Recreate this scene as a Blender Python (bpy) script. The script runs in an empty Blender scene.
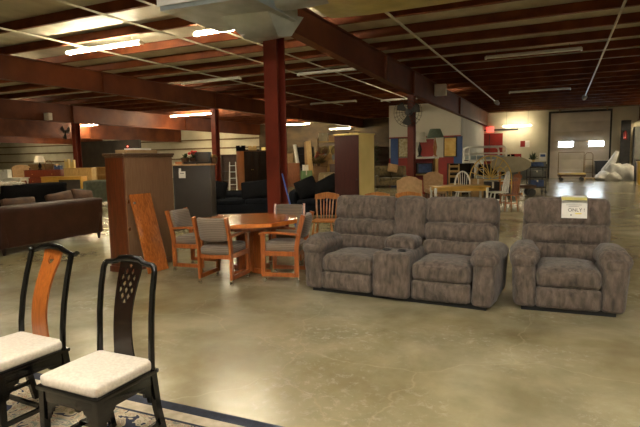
import bpy, bmesh, math, random
from mathutils import Vector, Matrix, noise
random.seed(11)
SC = bpy.context.scene
COL = SC.collection
PI = math.pi
R = math.radians

# ------------------------------------------------------------------ materials
def _n(nt, t, **kw):
    n = nt.nodes.new(t)
    for k, v in kw.items():
        if k in n.inputs: n.inputs[k].default_value = v
        else: setattr(n, k, v)
    return n

def mat(name, c1, c2=None, scale=8.0, stretch=(1, 1, 1), rough=.5, metal=0.0, bump=0.0, bscale=60.0,
        sheen=0.0, coat=0.0, detail=5.0, lo=.35, hi=.65, distort=0.0, bstretch=(1, 1, 1), spec=.5):
    m = bpy.data.materials.new(name); m.use_nodes = True
    nt = m.node_tree; b = nt.nodes['Principled BSDF']; L = nt.links
    b.inputs['Roughness'].default_value = rough
    b.inputs['Metallic'].default_value = metal
    b.inputs['Specular IOR Level'].default_value = spec
    b.inputs['Sheen Weight'].default_value = sheen
    b.inputs['Coat Weight'].default_value = coat
    b.inputs['Coat Roughness'].default_value = .15
    tc = _n(nt, 'ShaderNodeTexCoord')
    mp = _n(nt, 'ShaderNodeMapping'); mp.inputs['Scale'].default_value = stretch
    L.new(tc.outputs['Object'], mp.inputs['Vector'])
    if c2 is None: c2 = tuple(x * .82 for x in c1)
    nz = _n(nt, 'ShaderNodeTexNoise', Scale=scale, Detail=detail, Distortion=distort)
    L.new(mp.outputs['Vector'], nz.inputs['Vector'])
    rp = _n(nt, 'ShaderNodeValToRGB')
    rp.color_ramp.elements[0].position = lo; rp.color_ramp.elements[1].position = hi
    rp.color_ramp.elements[0].color = (*c2, 1); rp.color_ramp.elements[1].color = (*c1, 1)
    L.new(nz.outputs['Fac'], rp.inputs['Fac']); L.new(rp.outputs['Color'], b.inputs['Base Color'])
    if bump:
        mp2 = _n(nt, 'ShaderNodeMapping'); mp2.inputs['Scale'].default_value = bstretch
        L.new(tc.outputs['Object'], mp2.inputs['Vector'])
        n2 = _n(nt, 'ShaderNodeTexNoise', Scale=bscale, Detail=3.0)
        L.new(mp2.outputs['Vector'], n2.inputs['Vector'])
        bp = _n(nt, 'ShaderNodeBump', Strength=bump, Distance=.02)
        L.new(n2.outputs['Fac'], bp.inputs['Height']); L.new(bp.outputs['Normal'], b.inputs['Normal'])
    return m

def emit(name, c, s):
    m = bpy.data.materials.new(name); m.use_nodes = True
    b = m.node_tree.nodes['Principled BSDF']
    b.inputs['Base Color'].default_value = (.8, .8, .8, 1)
    b.inputs['Emission Color'].default_value = (*c, 1); b.inputs['Emission Strength'].default_value = s
    return m

def floor_mat():
    m = bpy.data.materials.new('polished concrete'); m.use_nodes = True
    nt = m.node_tree; b = nt.nodes['Principled BSDF']; L = nt.links
    tc = _n(nt, 'ShaderNodeTexCoord')
    n1 = _n(nt, 'ShaderNodeTexNoise', Scale=.5, Detail=8.0, Roughness=.60, Distortion=.3)
    n2 = _n(nt, 'ShaderNodeTexNoise', Scale=1.7, Detail=8.0, Roughness=.58, Distortion=.25)
    L.new(tc.outputs['Object'], n1.inputs['Vector']); L.new(tc.outputs['Object'], n2.inputs['Vector'])
    r1 = _n(nt, 'ShaderNodeValToRGB'); e = r1.color_ramp.elements
    e[0].position = .34; e[0].color = FLOOR_A; e[1].position = .66; e[1].color = FLOOR_C
    k = r1.color_ramp.elements.new(.5); k.color = FLOOR_B
    L.new(n1.outputs['Fac'], r1.inputs['Fac'])
    r2 = _n(nt, 'ShaderNodeValToRGB'); e = r2.color_ramp.elements
    e[0].position = .33; e[0].color = (.62, .59, .52, 1); e[1].position = .70; e[1].color = (1.10, 1.08, 1.03, 1)
    L.new(n2.outputs['Fac'], r2.inputs['Fac'])
    mx = _n(nt, 'ShaderNodeMixRGB', blend_type='MULTIPLY'); mx.inputs['Fac'].default_value = .85
    L.new(r1.outputs['Color'], mx.inputs[1]); L.new(r2.outputs['Color'], mx.inputs[2])
    # hairline cracks: warped voronoi cell edges
    n3 = _n(nt, 'ShaderNodeTexNoise', Scale=1.1, Detail=5.0)
    L.new(tc.outputs['Object'], n3.inputs['Vector'])
    ad = _n(nt, 'ShaderNodeMixRGB', blend_type='ADD'); ad.inputs['Fac'].default_value = .7
    L.new(tc.outputs['Object'], ad.inputs[1]); L.new(n3.outputs['Color'], ad.inputs[2])
    vo = _n(nt, 'ShaderNodeTexVoronoi', Scale=.42, feature='DISTANCE_TO_EDGE')
    L.new(ad.outputs['Color'], vo.inputs['Vector'])
    rc = _n(nt, 'ShaderNodeValToRGB'); e = rc.color_ramp.elements
    e[0].position = .0; e[0].color = (1, 1, 1, 1); e[1].position = .0016; e[1].color = (0, 0, 0, 1)
    L.new(vo.outputs['Distance'], rc.inputs['Fac'])
    ck = _n(nt, 'ShaderNodeMath', operation='MULTIPLY'); ck.inputs[1].default_value = .16
    L.new(rc.outputs['Color'], ck.inputs[0])
    m2 = _n(nt, 'ShaderNodeMixRGB'); m2.inputs[2].default_value = (.62, .52, .34, 1)
    L.new(ck.outputs[0], m2.inputs['Fac']); L.new(mx.outputs['Color'], m2.inputs[1])
    # pale scuffs, fine and patchy
    n5 = _n(nt, 'ShaderNodeTexNoise', Scale=14.0, Detail=9.0, Roughness=.75, Distortion=.5)
    n6 = _n(nt, 'ShaderNodeTexNoise', Scale=.9, Detail=4.0)
    L.new(tc.outputs['Object'], n5.inputs['Vector']); L.new(tc.outputs['Object'], n6.inputs['Vector'])
    s5 = _n(nt, 'ShaderNodeMapRange'); s5.inputs[1].default_value = .52; s5.inputs[2].default_value = .66
    s6 = _n(nt, 'ShaderNodeMapRange'); s6.inputs[1].default_value = .47; s6.inputs[2].default_value = .62; s6.inputs[4].default_value = .75
    L.new(n5.outputs['Fac'], s5.inputs[0]); L.new(n6.outputs['Fac'], s6.inputs[0])
    mm = _n(nt, 'ShaderNodeMath', operation='MULTIPLY'); L.new(s5.outputs[0], mm.inputs[0]); L.new(s6.outputs[0], mm.inputs[1])
    m3 = _n(nt, 'ShaderNodeMixRGB'); m3.inputs[2].default_value = (.46, .42, .33, 1)
    L.new(mm.outputs[0], m3.inputs['Fac']); L.new(m2.outputs['Color'], m3.inputs[1])
    L.new(m3.outputs['Color'], b.inputs['Base Color'])
    b.inputs['Roughness'].default_value = .24
    bp = _n(nt, 'ShaderNodeBump', Strength=.06, Distance=.02)
    n4 = _n(nt, 'ShaderNodeTexNoise', Scale=9.0, Detail=4.0)
    L.new(tc.outputs['Object'], n4.inputs['Vector'])
    L.new(n4.outputs['Fac'], bp.inputs['Height']); L.new(bp.outputs['Normal'], b.inputs['Normal'])
    b.inputs['IOR'].default_value = 1.5
    return m

def rug_mat():
    m = bpy.data.materials.new('rug field'); m.use_nodes = True
    nt = m.node_tree; b = nt.nodes['Principled BSDF']; L = nt.links
    b.inputs['Roughness'].default_value = .95
    tc = _n(nt, 'ShaderNodeTexCoord')
    nz = _n(nt, 'ShaderNodeTexNoise', Scale=5.5, Detail=2.0, Distortion=2.6)
    L.new(tc.outputs['Object'], nz.inputs['Vector'])
    rp = _n(nt, 'ShaderNodeValToRGB'); cr = rp.color_ramp; cr.interpolation = 'CONSTANT'
    cr.elements[0].position = 0; cr.elements[0].color = (.02, .024, .05, 1)
    cr.elements[1].position = .385; cr.elements[1].color = (.50, .42, .30, 1)
    for p, c in ((.45, (.50, .42, .29)), (.475, (.24, .22, .11)), (.495, (.46, .38, .26)), (.53, (.30, .12, .075)), (.55, (.50, .42, .30)),
                 (.583, (.05, .06, .10)), (.595, (.42, .36, .24)), (.64, (.20, .21, .17))):
        k = cr.elements.new(p); k.color = (*c, 1)
    L.new(nz.outputs['Fac'], rp.inputs['Fac']); L.new(rp.outputs['Color'], b.inputs['Base Color'])
    n2 = _n(nt, 'ShaderNodeTexNoise', Scale=260.0)
    L.new(tc.outputs['Object'], n2.inputs['Vector'])
    bp = _n(nt, 'ShaderNodeBump', Strength=.4, Distance=.01)
    L.new(n2.outputs['Fac'], bp.inputs['Height']); L.new(bp.outputs['Normal'], b.inputs['Normal'])
    return m

def stripe_mat(name, ca, cb, cc, axis='z', scale=22.0):
    m = bpy.data.materials.new(name); m.use_nodes = True
    nt = m.node_tree; b = nt.nodes['Principled BSDF']; L = nt.links
    b.inputs['Roughness'].default_value = .9; b.inputs['Sheen Weight'].default_value = .2
    tc = _n(nt, 'ShaderNodeTexCoord')
    wv = _n(nt, 'ShaderNodeTexWave', Scale=scale, Distortion=.6, bands_direction=axis.upper())
    wv.inputs['Detail'].default_value = 3.0; wv.inputs['Detail Scale'].default_value = 6.0
    L.new(tc.outputs['Object'], wv.inputs['Vector'])
    rp = _n(nt, 'ShaderNodeValToRGB'); cr = rp.color_ramp
    cr.elements[0].position = .1; cr.elements[0].color = (*ca, 1)
    cr.elements[1].position = .9; cr.elements[1].color = (*cb, 1)
    k = cr.elements.new(.5); k.color = (*cc, 1)
    L.new(wv.outputs['Fac'], rp.inputs['Fac']); L.new(rp.outputs['Color'], b.inputs['Base Color'])
    n2 = _n(nt, 'ShaderNodeTexNoise', Scale=180.0)
    L.new(tc.outputs['Object'], n2.inputs['Vector'])
    bp = _n(nt, 'ShaderNodeBump', Strength=.25, Distance=.01)
    L.new(n2.outputs['Fac'], bp.inputs['Height']); L.new(bp.outputs['Normal'], b.inputs['Normal'])
    return m

FLOOR_A = (.20, .160, .075, 1); FLOOR_B = (.31, .275, .170, 1); FLOOR_C = (.40, .37, .265, 1)
M = {}
M['floor'] = floor_mat()
M['rug'] = rug_mat()
M['navy'] = mat('rug navy border', (.025, .03, .05), (.015, .018, .03), 30, rough=.95, bump=.3, bscale=250)
M['rugbeige'] = mat('rug beige band', (.58, .49, .36), (.42, .35, .24), 14, rough=.95, bump=.3, bscale=250)
M['black'] = mat('black lacquer', (.0022, .0018, .0016), (.0014, .0012, .001), 20, rough=.16, spec=.42)
M['blackbrown'] = mat('dark brown lacquer', (.012, .0045, .0025), (.005, .0022, .0014), 6, (14, 14, 1), rough=.2, spec=.4)
M['amber'] = mat('amber veneer', (.30, .088, .015), (.21, .055, .008), 7, (10, 10, 1), rough=.28, coat=.25, distort=.6)
M['cream'] = mat('cream damask', (.60, .54, .45), (.50, .445, .365), 60, rough=.85, bump=.25, bscale=150)
M['orangewood'] = mat('cherry finish oak', (.38, .105, .020), (.25, .062, .011), 5, (9, 9, 1.2), rough=.30, coat=.3, distort=.5)
M['tabletopwood'] = mat('cherry tabletop', (.56, .175, .030), (.43, .120, .018), 3, (1.2, 10, 4), rough=.17, coat=.5, distort=.5)
M['stripe'] = stripe_mat('grey striped upholstery', (.120, .086, .060), (.205, .160, .118), (.155, .112, .078), 'z', 14)
M['plush'] = mat('crushed plush', (.165, .122, .092), (.038, .027, .020), 17, (1.3, 1.3, .45), rough=.95, bump=.6, bscale=70, sheen=.15, detail=12, lo=.27, hi=.74, bstretch=(1, 1, .45), distort=.4)
M['armoire'] = mat('mahogany cabinet', (.125, .030, .008), (.075, .017, .004), 4, (8, 8, 1), rough=.28, coat=.15, distort=.8)
M['backpanel'] = mat('brown back panel', (.20, .108, .055), (.165, .086, .042), 5, (12, 12, 1), rough=.5, spec=.3)
M['plank'] = mat('stained maple panel', (.42, .125, .022), (.23, .058, .010), 4, (7, 7, 1.1), rough=.26, coat=.3, distort=1.8)
M['redsteel'] = mat('red oxide steel', (.165, .024, .010), (.12, .017, .007), 3, rough=.45, spec=.3)
M['redbeam'] = mat('red oxide beam', (.165, .044, .014), (.10, .025, .009), 1.2, rough=.55, spec=.25)
M['purlin'] = mat('red oxide purlin', (.19, .050, .014), (.11, .028, .009), 2, rough=.6, spec=.2)
M['deck'] = mat('roof insulation facing', (.58, .53, .42), (.42, .38, .29), 2.0, (1, .4, 1), rough=.6, bump=.2, bscale=6)
M['wall'] = mat('pale block wall', (.66, .60, .45), (.55, .49, .35), .8, rough=.8, bump=.1, bscale=12)
M['wallside'] = mat('pale metal siding', (.55, .52, .40), (.46, .43, .33), .8, rough=.7)
M['office'] = mat('office drywall', (.72, .70, .62), (.66, .63, .55), .7, rough=.8)
M['redpaint'] = mat('red paint', (.32, .018, .012), (.25, .014, .010), 2, rough=.45)
M['bluepaint'] = mat('blue paint', (.045, .10, .30), (.035, .08, .25), 2, rough=.5)
M['darkpart'] = mat('dark partition', (.040, .030, .022), (.025, .018, .014), 1.5, rough=.7)  # on the back wall piece this tone paints in open room darkness
M['brownpart'] = mat('brown storage partition', (.115, .075, .034), (.045, .028, .014), .9, (1, 1, 2.2), rough=.8, detail=8)  # dark clutter tone for the added backdrop wall
M['door'] = mat('roll up door', (.62, .55, .47), (.50, .44, .38), 1.2, rough=.55)
M['darkmetal'] = mat('dark steel', (.04, .036, .032), (.025, .022, .02), 6, rough=.5, metal=.3)
M['blackmetal'] = mat('black metal', (.012, .012, .012), None, 6, rough=.4)
M['pipe'] = mat('painted pipe', (.62, .58, .46), (.48, .44, .34), 8, rough=.45)
M['rust'] = mat('rusty fitting', (.25, .16, .07), (.10, .06, .03), 20, rough=.8)
M['fixture'] = mat('white enamel fixture', (.82, .80, .74), None, 5, rough=.35)
M['tubeoff'] = mat('unlit tube glass', (.85, .85, .80), None, 5, rough=.2)
M['sheet'] = mat('galvanised sheet', (.46, .52, .54), (.34, .39, .41), 3.5, rough=.38, metal=.6)
M['foil'] = mat('yellowed duct wrap', (.62, .55, .22), (.42, .37, .14), 2.5, rough=.4, metal=.15, bump=.4, bscale=7)
M['ducttop'] = mat('white duct board', (.72, .72, .68), None, 3, rough=.5)
M['gunmetal'] = mat('slate laminate', (.052, .043, .036), (.043, .035, .029), 2, rough=.45, spec=.3)
M['paper'] = mat('white paper', (.82, .80, .74), None, 6, rough=.7)
M['yellowpaper'] = mat('yellow highlighter', (.80, .72, .22), None, 6, rough=.7)
M['ink'] = mat('ink', (.03, .03, .035), None, 6, rough=.6)
M['faintink'] = mat('faint print', (.45, .42, .38), None, 6, rough=.6)
M['redink'] = mat('red ink', (.45, .06, .03), None, 6, rough=.6)
M['leather'] = mat('brown leather', (.044, .014, .0065), (.029, .009, .004), 5, rough=.45, bump=.15, bscale=70, spec=.25)
M['pillowbrown'] = mat('tan brown pillow', (.085, .036, .013), (.05, .021, .008), 9, rough=.8, bump=.2, bscale=90)
M['blackcloth'] = mat('black cloth', (.0030, .0032, .0045), (.0018, .0018, .0026), 14, rough=.95, bump=.4, bscale=60, spec=.15)
M['navycloth'] = mat('midnight cloth', (.0042, .0052, .0085), (.0028, .0034, .0056), 10, rough=.95, bump=.3, bscale=60, spec=.15)
M['sage'] = mat('sage cloth', (.085, .095, .066), (.055, .062, .043), 9, rough=.9, bump=.3, bscale=60)
M['lace'] = mat('white lace cloth', (.60, .56, .48), (.22, .20, .17), 40, rough=.9, bump=.4, bscale=70)
M['tan'] = mat('tan upholstery', (.46, .29, .145), (.36, .22, .105), 12, rough=.85, bump=.2, bscale=90)
M['olive'] = mat('olive plush', (.15, .11, .048), (.08, .058, .025), 9, rough=.9, sheen=.3)
M['beigeplush'] = mat('beige plush', (.36, .27, .14), (.24, .18, .09), 9, rough=.9, sheen=.3)
M['oak'] = mat('golden oak', (.52, .20, .035), (.36, .12, .02), 6, (8, 8, 1), rough=.3, coat=.3)
M['pine'] = mat('pale pine', (.60, .40, .15), (.48, .30, .10), 5, (6, 6, 1), rough=.45)
M['yellowtop'] = mat('honey tabletop', (.68, .40, .07), (.56, .31, .05), 5, (1, 8, 4), rough=.3, coat=.3)
M['white'] = mat('white paint', (.86, .84, .77), None, 6, rough=.4)
M['redwood'] = mat('red stained dresser', (.19, .036, .014), (.13, .024, .010), 5, (6, 6, 1), rough=.35)
M['brownwood'] = mat('walnut', (.10, .048, .020), (.065, .03, .012), 5, (8, 8, 1), rough=.4)
M['darkwood'] = mat('dark walnut front', (.018, .008, .004), (.012, .005, .003), 5, (8, 8, 1), rough=.4, spec=.3)
M['cabside'] = mat('orange cabinet side', (.33, .11, .028), (.24, .075, .018), 5, (8, 8, 1), rough=.4)
M['maroon'] = mat('maroon laminate', (.045, .012, .010), (.032, .009, .008), 4, (8, 8, 1), rough=.45, spec=.3)
M['creamlam'] = mat('cream laminate', (.74, .58, .22), (.66, .51, .18), 3, rough=.45)
M['card'] = mat('cardboard', (.40, .255, .115), (.33, .20, .085), 6, rough=.85)
M['green'] = mat('green plastic', (.14, .24, .085), None, 5, rough=.5)
M['leaf'] = mat('leaf', (.06, .085, .022), (.025, .04, .010), 9, rough=.6)
M['drygrass'] = mat('dried grass', (.34, .25, .09), (.18, .12, .04), 15, rough=.8)
M['redflower'] = mat('red petals', (.55, .035, .02), (.35, .02, .015), 15, rough=.6)
M['wicker'] = mat('wicker', (.26, .14, .055), (.12, .06, .022), 40, (1, 1, 2.5), rough=.7, bump=.6, bscale=60)
M['shade'] = mat('pleated lamp shade', (.90, .86, .76), (.80, .75, .62), 30, (3, 3, .2), rough=.7)
M['greenshade'] = mat('green lamp shade', (.24, .32, .25), (.17, .23, .18), 10, rough=.5)
M['brass'] = mat('brass', (.80, .56, .15), (.60, .40, .09), 8, rough=.28, metal=.15)
M['bluegrey'] = mat('blue grey mattress', (.36, .42, .42), (.28, .33, .33), 8, rough=.8)
M['greytop'] = mat('grey brown laminate', (.46, .40, .27), (.38, .33, .22), 4, rough=.4)
M['bluetarp'] = mat('blue cloth', (.05, .09, .22), (.03, .05, .12), 8, rough=.7)
M['plastic'] = mat('white plastic sheeting', (.70, .69, .66), (.52, .51, .49), 4, rough=.35, bump=.5, bscale=9)
M['glow'] = mat('amber lit pane', (.90, .66, .20), (.70, .42, .08), 3, rough=.4)  # base colour painted to look like a glowing pane, emits nothing
M['picture'] = mat('framed print', (.66, .60, .40), (.40, .33, .16), 9, rough=.4, lo=.4, hi=.6)
M['pictureglow'] = mat('yellow print', (.85, .66, .16), (.70, .48, .08), 4, rough=.4)
M['exit'] = emit('exit sign face', (1.0, .07, .05), .35)
M['exitletter'] = mat('exit letter', (.95, .75, .7), None, 5, rough=.5)
M['daylight'] = emit('daylit door glazing', (.80, .92, 1.0), 9.0)
M['tube'] = emit('lit tube', (1.0, .88, .62), 46.0)
M['tubefar'] = emit('lit far tube', (1.0, .86, .58), 72.0)
M['tubewall'] = emit('lit wall tube', (1.0, .87, .60), 20.0)
M['tubecool'] = emit('lit cool white tube', (1.0, .95, .84), 60.0)  # only for the added overhead lamps
M['bluehandle'] = mat('blue broom handle', (.10, .17, .55), None, 6, rough=.4)
M['yellowbin'] = mat('yellow plastic', (.66, .42, .05), None, 5, rough=.5)
M['greypanel'] = mat('grey metal locker', (.15, .15, .13), (.11, .11, .10), 3, rough=.5)
M['chrome'] = mat('chrome', (.7, .68, .62), None, 8, rough=.2, metal=1)
M['rubber'] = mat('caster rubber', (.03, .03, .03), None, 8, rough=.5)
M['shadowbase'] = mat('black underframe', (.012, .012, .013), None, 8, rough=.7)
M['redbulb'] = emit('red indicator', (1, .06, .03), 2.5)
M['orange'] = mat('pumpkin orange', (.55, .18, .02), None, 6, rough=.5)

# ------------------------------------------------------------------ mesh builder
class MB:
    def __init__(s):
        s.bm = bmesh.new()
    def raw(s, vs, fs, mi=0):
        v = [s.bm.verts.new(p) for p in vs]
        for f in fs:
            try:
                q = s.bm.faces.new([v[i] for i in f]); q.material_index = mi
            except ValueError: pass
        return v
    def hexa(s, p, bev=0, mi=0):
        v = s.raw(p, [(0, 3, 2, 1), (4, 5, 6, 7), (0, 1, 5, 4), (1, 2, 6, 5), (2, 3, 7, 6), (3, 0, 4, 7)], mi)
        if bev:
            es = set(e for x in v for e in x.link_edges)
            bmesh.ops.bevel(s.bm, geom=list(es), offset=bev, segments=2, affect='EDGES', profile=.6)
        return s
    def box(s, c, d, bev=0, rot=None, mi=0):
        x, y, z = d[0] / 2, d[1] / 2, d[2] / 2
        p = [Vector(q) for q in ((-x, -y, -z), (x, -y, -z), (x, y, -z), (-x, y, -z), (-x, -y, z), (x, -y, z), (x, y, z), (-x, y, z))]
        if rot is not None: p = [rot @ q for q in p]
        return s.hexa([q + Vector(c) for q in p], bev, mi)
    def span(s, a, b, bev=0, mi=0):
        return s.box([(a[i] + b[i]) / 2 for i in range(3)], [abs(b[i] - a[i]) for i in range(3)], bev, None, mi)
    def sweep(s, pts, rx, ry=None, n=8, closed=False, up=(0, 0, 1), square=False):
        pts = [Vector(p) for p in pts]; N = len(pts)
        if not hasattr(rx, '__len__'): rx = [rx] * N
        if ry is None: ry = rx
        if not hasattr(ry, '__len__'): ry = [ry] * N
        rings = []
        for i, p in enumerate(pts):
            if closed: t = pts[(i + 1) % N] - pts[i - 1]
            else: t = pts[min(i + 1, N - 1)] - pts[max(i - 1, 0)]
            t.normalize(); u = Vector(up)
            if abs(t.dot(u)) > .95: u = Vector((0, 1, 0)) if abs(t.y) < .9 else Vector((1, 0, 0))
            a = t.cross(u).normalized(); b = a.cross(t).normalized()
            ring = []
            if square:
                for (ca, sa) in ((1, 1), (-1, 1), (-1, -1), (1, -1)):
                    ring.append(s.bm.verts.new(p + a * (ca * rx[i]) + b * (sa * ry[i])))
            else:
                for k in range(n):
                    q = 2 * PI * k / n
                    ring.append(s.bm.verts.new(p + a * (math.cos(q) * rx[i]) + b * (math.sin(q) * ry[i])))
            rings.append(ring)
        m = len(rings[0])
        for i in range(N if closed else N - 1):
            A, B = rings[i], rings[(i + 1) % N]
            for k in range(m):
                s.bm.faces.new((A[k], A[(k + 1) % m], B[(k + 1) % m], B[k]))
        if not closed:
            s.bm.faces.new(rings[0][::-1]); s.bm.faces.new(rings[-1])
        return s
    def cyl(s, a, b, r, r2=None, n=12):
        return s.sweep([a, b], [r, r if r2 is None else r2], None, n)
    def bar(s, a, b, w, h, up=(0, 0, 1)):
        return s.sweep([a, b], w / 2, h / 2, up=up, square=True)
    def lathe(s, prof, c=(0, 0, 0), n=16):
        c = Vector(c); rings = []
        for r, z in prof:
            rings.append([s.bm.verts.new(c + Vector((r * math.cos(2 * PI * k / n), r * math.sin(2 * PI * k / n), z))) for k in range(n)])
        for A, B in zip(rings, rings[1:]):
            for k in range(n): s.bm.faces.new((A[k], A[(k + 1) % n], B[(k + 1) % n], B[k]))
        s.bm.faces.new(rings[0][::-1]); s.bm.faces.new(rings[-1])
        return s
    def prism(s, poly, f0, f1):
        """poly of 2D points; f0/f1 map a 2D point to 3D for the two faces"""
        a = [s.bm.verts.new(f0(p)) for p in poly]; b = [s.bm.verts.new(f1(p)) for p in poly]; n = len(poly)
        s.bm.faces.new(a[::-1]); s.bm.faces.new(b)
        for k in range(n): s.bm.faces.new((a[k], a[(k + 1) % n], b[(k + 1) % n], b[k]))
        return s
    def plate(s, poly, z0, z1):
        return s.prism(poly, lambda p: (p[0], p[1], z0), lambda p: (p[0], p[1], z1))
    def yplate(s, poly, y0, y1):
        return s.prism(poly, lambda p: (p[0], y0, p[1]), lambda p: (p[0], y1, p[1]))
    def xplate(s, poly, x0, x1):
        return s.prism(poly, lambda p: (x0, p[0], p[1]), lambda p: (x1, p[0], p[1]))
    def cushion(s, c, d, r=.06, puff=(0, 0, .03), N=8, rot=None, wob=.006, seed=0, fn=None, wscale=5.0):
        """rounded, puffed box; d full size; puff bulges x,y,z faces"""
        h = Vector(d) / 2; c = Vector(c)
        r = min(r, h.x * .98, h.y * .98, h.z * .98)
        idx = {}; vs = []
        def key(a, b, e): return (round(a, 4), round(b, 4), round(e, 4))
        def vert(u):
            k = key(*u)
            if k in idx: return idx[k]
            p = Vector((u[0] * h.x, u[1] * h.y, u[2] * h.z))
            q = Vector([max(-h[i] + r, min(h[i] - r, p[i])) for i in range(3)])
            dlt = p - q
            if dlt.length > 1e-6: p = q + dlt.normalized() * r
            fx, fy, fz = [1 - u[i] * u[i] for i in range(3)]
            p.x += puff[0] * u[0] * fy * fz; p.y += puff[1] * u[1] * fx * fz; p.z += puff[2] * u[2] * fx * fy
            if fn: p = Vector(fn(p, u))
            if wob:
                w = noise.noise_vector((p + c) * wscale + Vector((seed * 7.3, seed * 3.1, seed)))
                p += w * wob
            if rot is not None: p = rot @ p
            idx[k] = s.bm.verts.new(p + c); return idx[k]
        # denser near the edges
        g = [math.sin((i / N - .5) * PI) * .35 + (2 * i / N - 1) * .65 for i in range(N + 1)]
        for ax in range(3):
            for sg in (-1, 1):
                for i in range(N):
                    for j in range(N):
                        q = []
                        for (a, b) in ((g[i], g[j]), (g[i + 1], g[j]), (g[i + 1], g[j + 1]), (g[i], g[j + 1])):
                            u = [0, 0, 0]; u[ax] = sg; u[(ax + 1) % 3] = a; u[(ax + 2) % 3] = b
                            q.append(vert(u))
                        if sg < 0: q = q[::-1]
                        try: s.bm.faces.new(q)
                        except ValueError: pass
        return s
    def build(s, name, m, parent=None, loc=None, smooth=True, ang=40, rot=None):
        bmesh.ops.recalc_face_normals(s.bm, faces=s.bm.faces)
        me = bpy.data.meshes.new(name); s.bm.to_mesh(me); s.bm.free()
        for x in (m if isinstance(m, (list, tuple)) else [m]):
            me.materials.append(M[x] if isinstance(x, str) else x)
        if smooth:
            me.shade_smooth(); me.set_sharp_from_angle(angle=R(ang))
        o = bpy.data.objects.new(name, me); COL.objects.link(o)
        if parent is not None: o.parent = parent
        if loc is not None: o.location = loc
        if rot is not None: o.rotation_euler = rot
        return o

def thing(name, label, cat, loc=(0, 0, 0), rz=0.0, group=None):
    o = bpy.data.objects.new(name, None); COL.objects.link(o)
    o.empty_display_size = .1
    o.location = loc; o.rotation_euler = (0, 0, R(rz))
    o['label'] = label; o['category'] = cat
    if group: o['group'] = group
    return o
def tag(o, label, cat, group=None):
    o['label'] = label; o['category'] = cat
    if group: o['group'] = group
    return o
def struct(o):
    o['kind'] = 'structure'; return o
def kids(o): return [c for c in COL.objects if c.parent == o]
def dup(root, loc, rz, label):
    def cp(o, par):
        c = o.copy(); COL.objects.link(c)
        if par is not None: c.parent = par
        for k in list(kids(o)): cp(k, c)
        return c
    r = cp(root, None); r.location = loc; r.rotation_euler = (0, 0, R(rz)); r['label'] = label
    return r
def rotx(d): return Matrix.Rotation(R(d), 3, 'X')
def roty(d): return Matrix.Rotation(R(d), 3, 'Y')
def rotz(d): return Matrix.Rotation(R(d), 3, 'Z')

# ------------------------------------------------------------------ the building
YW = 37.0          # back wall
ZC = 4.65          # underside of the roof insulation
XL, XR, YF = -58.0, 13.0, -7.0
b = MB(); b.span((XL, YF, -.2), (XR, YW + .2, 0)); struct(b.build('floor', 'floor'))
b = MB(); b.span((XL, YF, ZC), (XR, YW + .2, ZC + .12)); struct(b.build('ceiling', 'deck'))
b = MB(); b.span((XL, YW, 0), (XR, YW + .2, ZC))
for z in (1.65, 2.55, 3.3):
    b.span((XL, YW - .12, z), (-22.5, YW, z + .12), mi=1)
b.span((-9, YW - .02, ZC - .22), (XR, YW, ZC), mi=1)
struct(b.build('wall_back', ['wall', 'rust']))
b = MB(); b.span((XL - .2, YF, 0), (XL, YW, ZC)); struct(b.build('wall_left', 'wallside'))
b = MB(); b.span((XR, YF, 0), (XR + .2, YW, ZC)); struct(b.build('wall_right', 'wallside'))
b = MB(); b.span((XL, YF - .2, 0), (XR, YF, ZC)); struct(b.build('wall_front', 'wallside'))

trim = [0]
def trim_obj(mb, m):
    trim[0] += 1
    o = struct(mb.build('trim_%d' % trim[0], m)); return o
# purlins: Z sections across the building
y = -5.9
while y < YW - .3:
    b = MB()
    b.span((XL, y, ZC - .22), (XR, y + .012, ZC))
    b.span((XL, y - .07, ZC - .222), (XR, y + .012, ZC - .205))
    b.span((XL, y, ZC - .012), (XR, y + .07, ZC - .001))
    trim_obj(b, 'purlin')
    y += 1.5
# main frames: tapered I beams along the depth of the hall
def rafter(x, prof, m='redbeam', stiff=()):
    """prof: list of (y, z_bottom)"""
    b = MB(); zt = ZC - .225
    top = zt
    for (y0, z0), (y1, z1) in zip(prof, prof[1:]):
        w = .010
        b.hexa([(x - w, y0, z0), (x + w, y0, z0), (x + w, y1, z1), (x - w, y1, z1), (x - w, y0, top), (x + w, y0, top), (x + w, y1, top), (x - w, y1, top)])
        f = .11
        b.hexa([(x - f, y0, z0 - .018), (x + f, y0, z0 - .018), (x + f, y1, z1 - .018), (x - f, y1, z1 - .018), (x - f, y0, z0), (x + f, y0, z0), (x + f, y1, z1), (x - f, y1, z1)])
    b.span((x - .11, prof[0][0], top), (x + .11, prof[-1][0], top + .0))
    b.span((x - .11, prof[0][0], top - .018), (x + .11, prof[-1][0], top))
    def zb(yy):
        for (y0, z0), (y1, z1) in zip(prof, prof[1:]):
            if y0 <= yy <= y1: return z0 + (z1 - z0) * (yy - y0) / (y1 - y0)
        return prof[-1][1]
    for yy in stiff:
        b.span((x - .10, yy - .01, zb(yy)), (x + .10, yy + .01, top))
    return trim_obj(b, m)
PROF = [(YF, 3.9), (8.0, 3.9), (14.2, 3.72), (20, 3.62), (YW, 3.55)]
rafter(-4.6, PROF, stiff=(8.0, 14.2, 17.2, 26))
rafter(-13.4, [(YF, 3.8), (YW, 3.78)], stiff=(8.0, 12.2, 18.1, 26))
rafter(-22.4, [(YF, 3.6), (YW, 3.56)], stiff=(9, 18.4, 27))
rafter(-31.2, [(YF, 3.3), (YW, 3.27)], stiff=(9, 18, 27))
rafter(-41.0, [(YF, 3.3), (YW, 3.27)])
rafter(4.3, PROF, stiff=(8, 17, 26))
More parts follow.
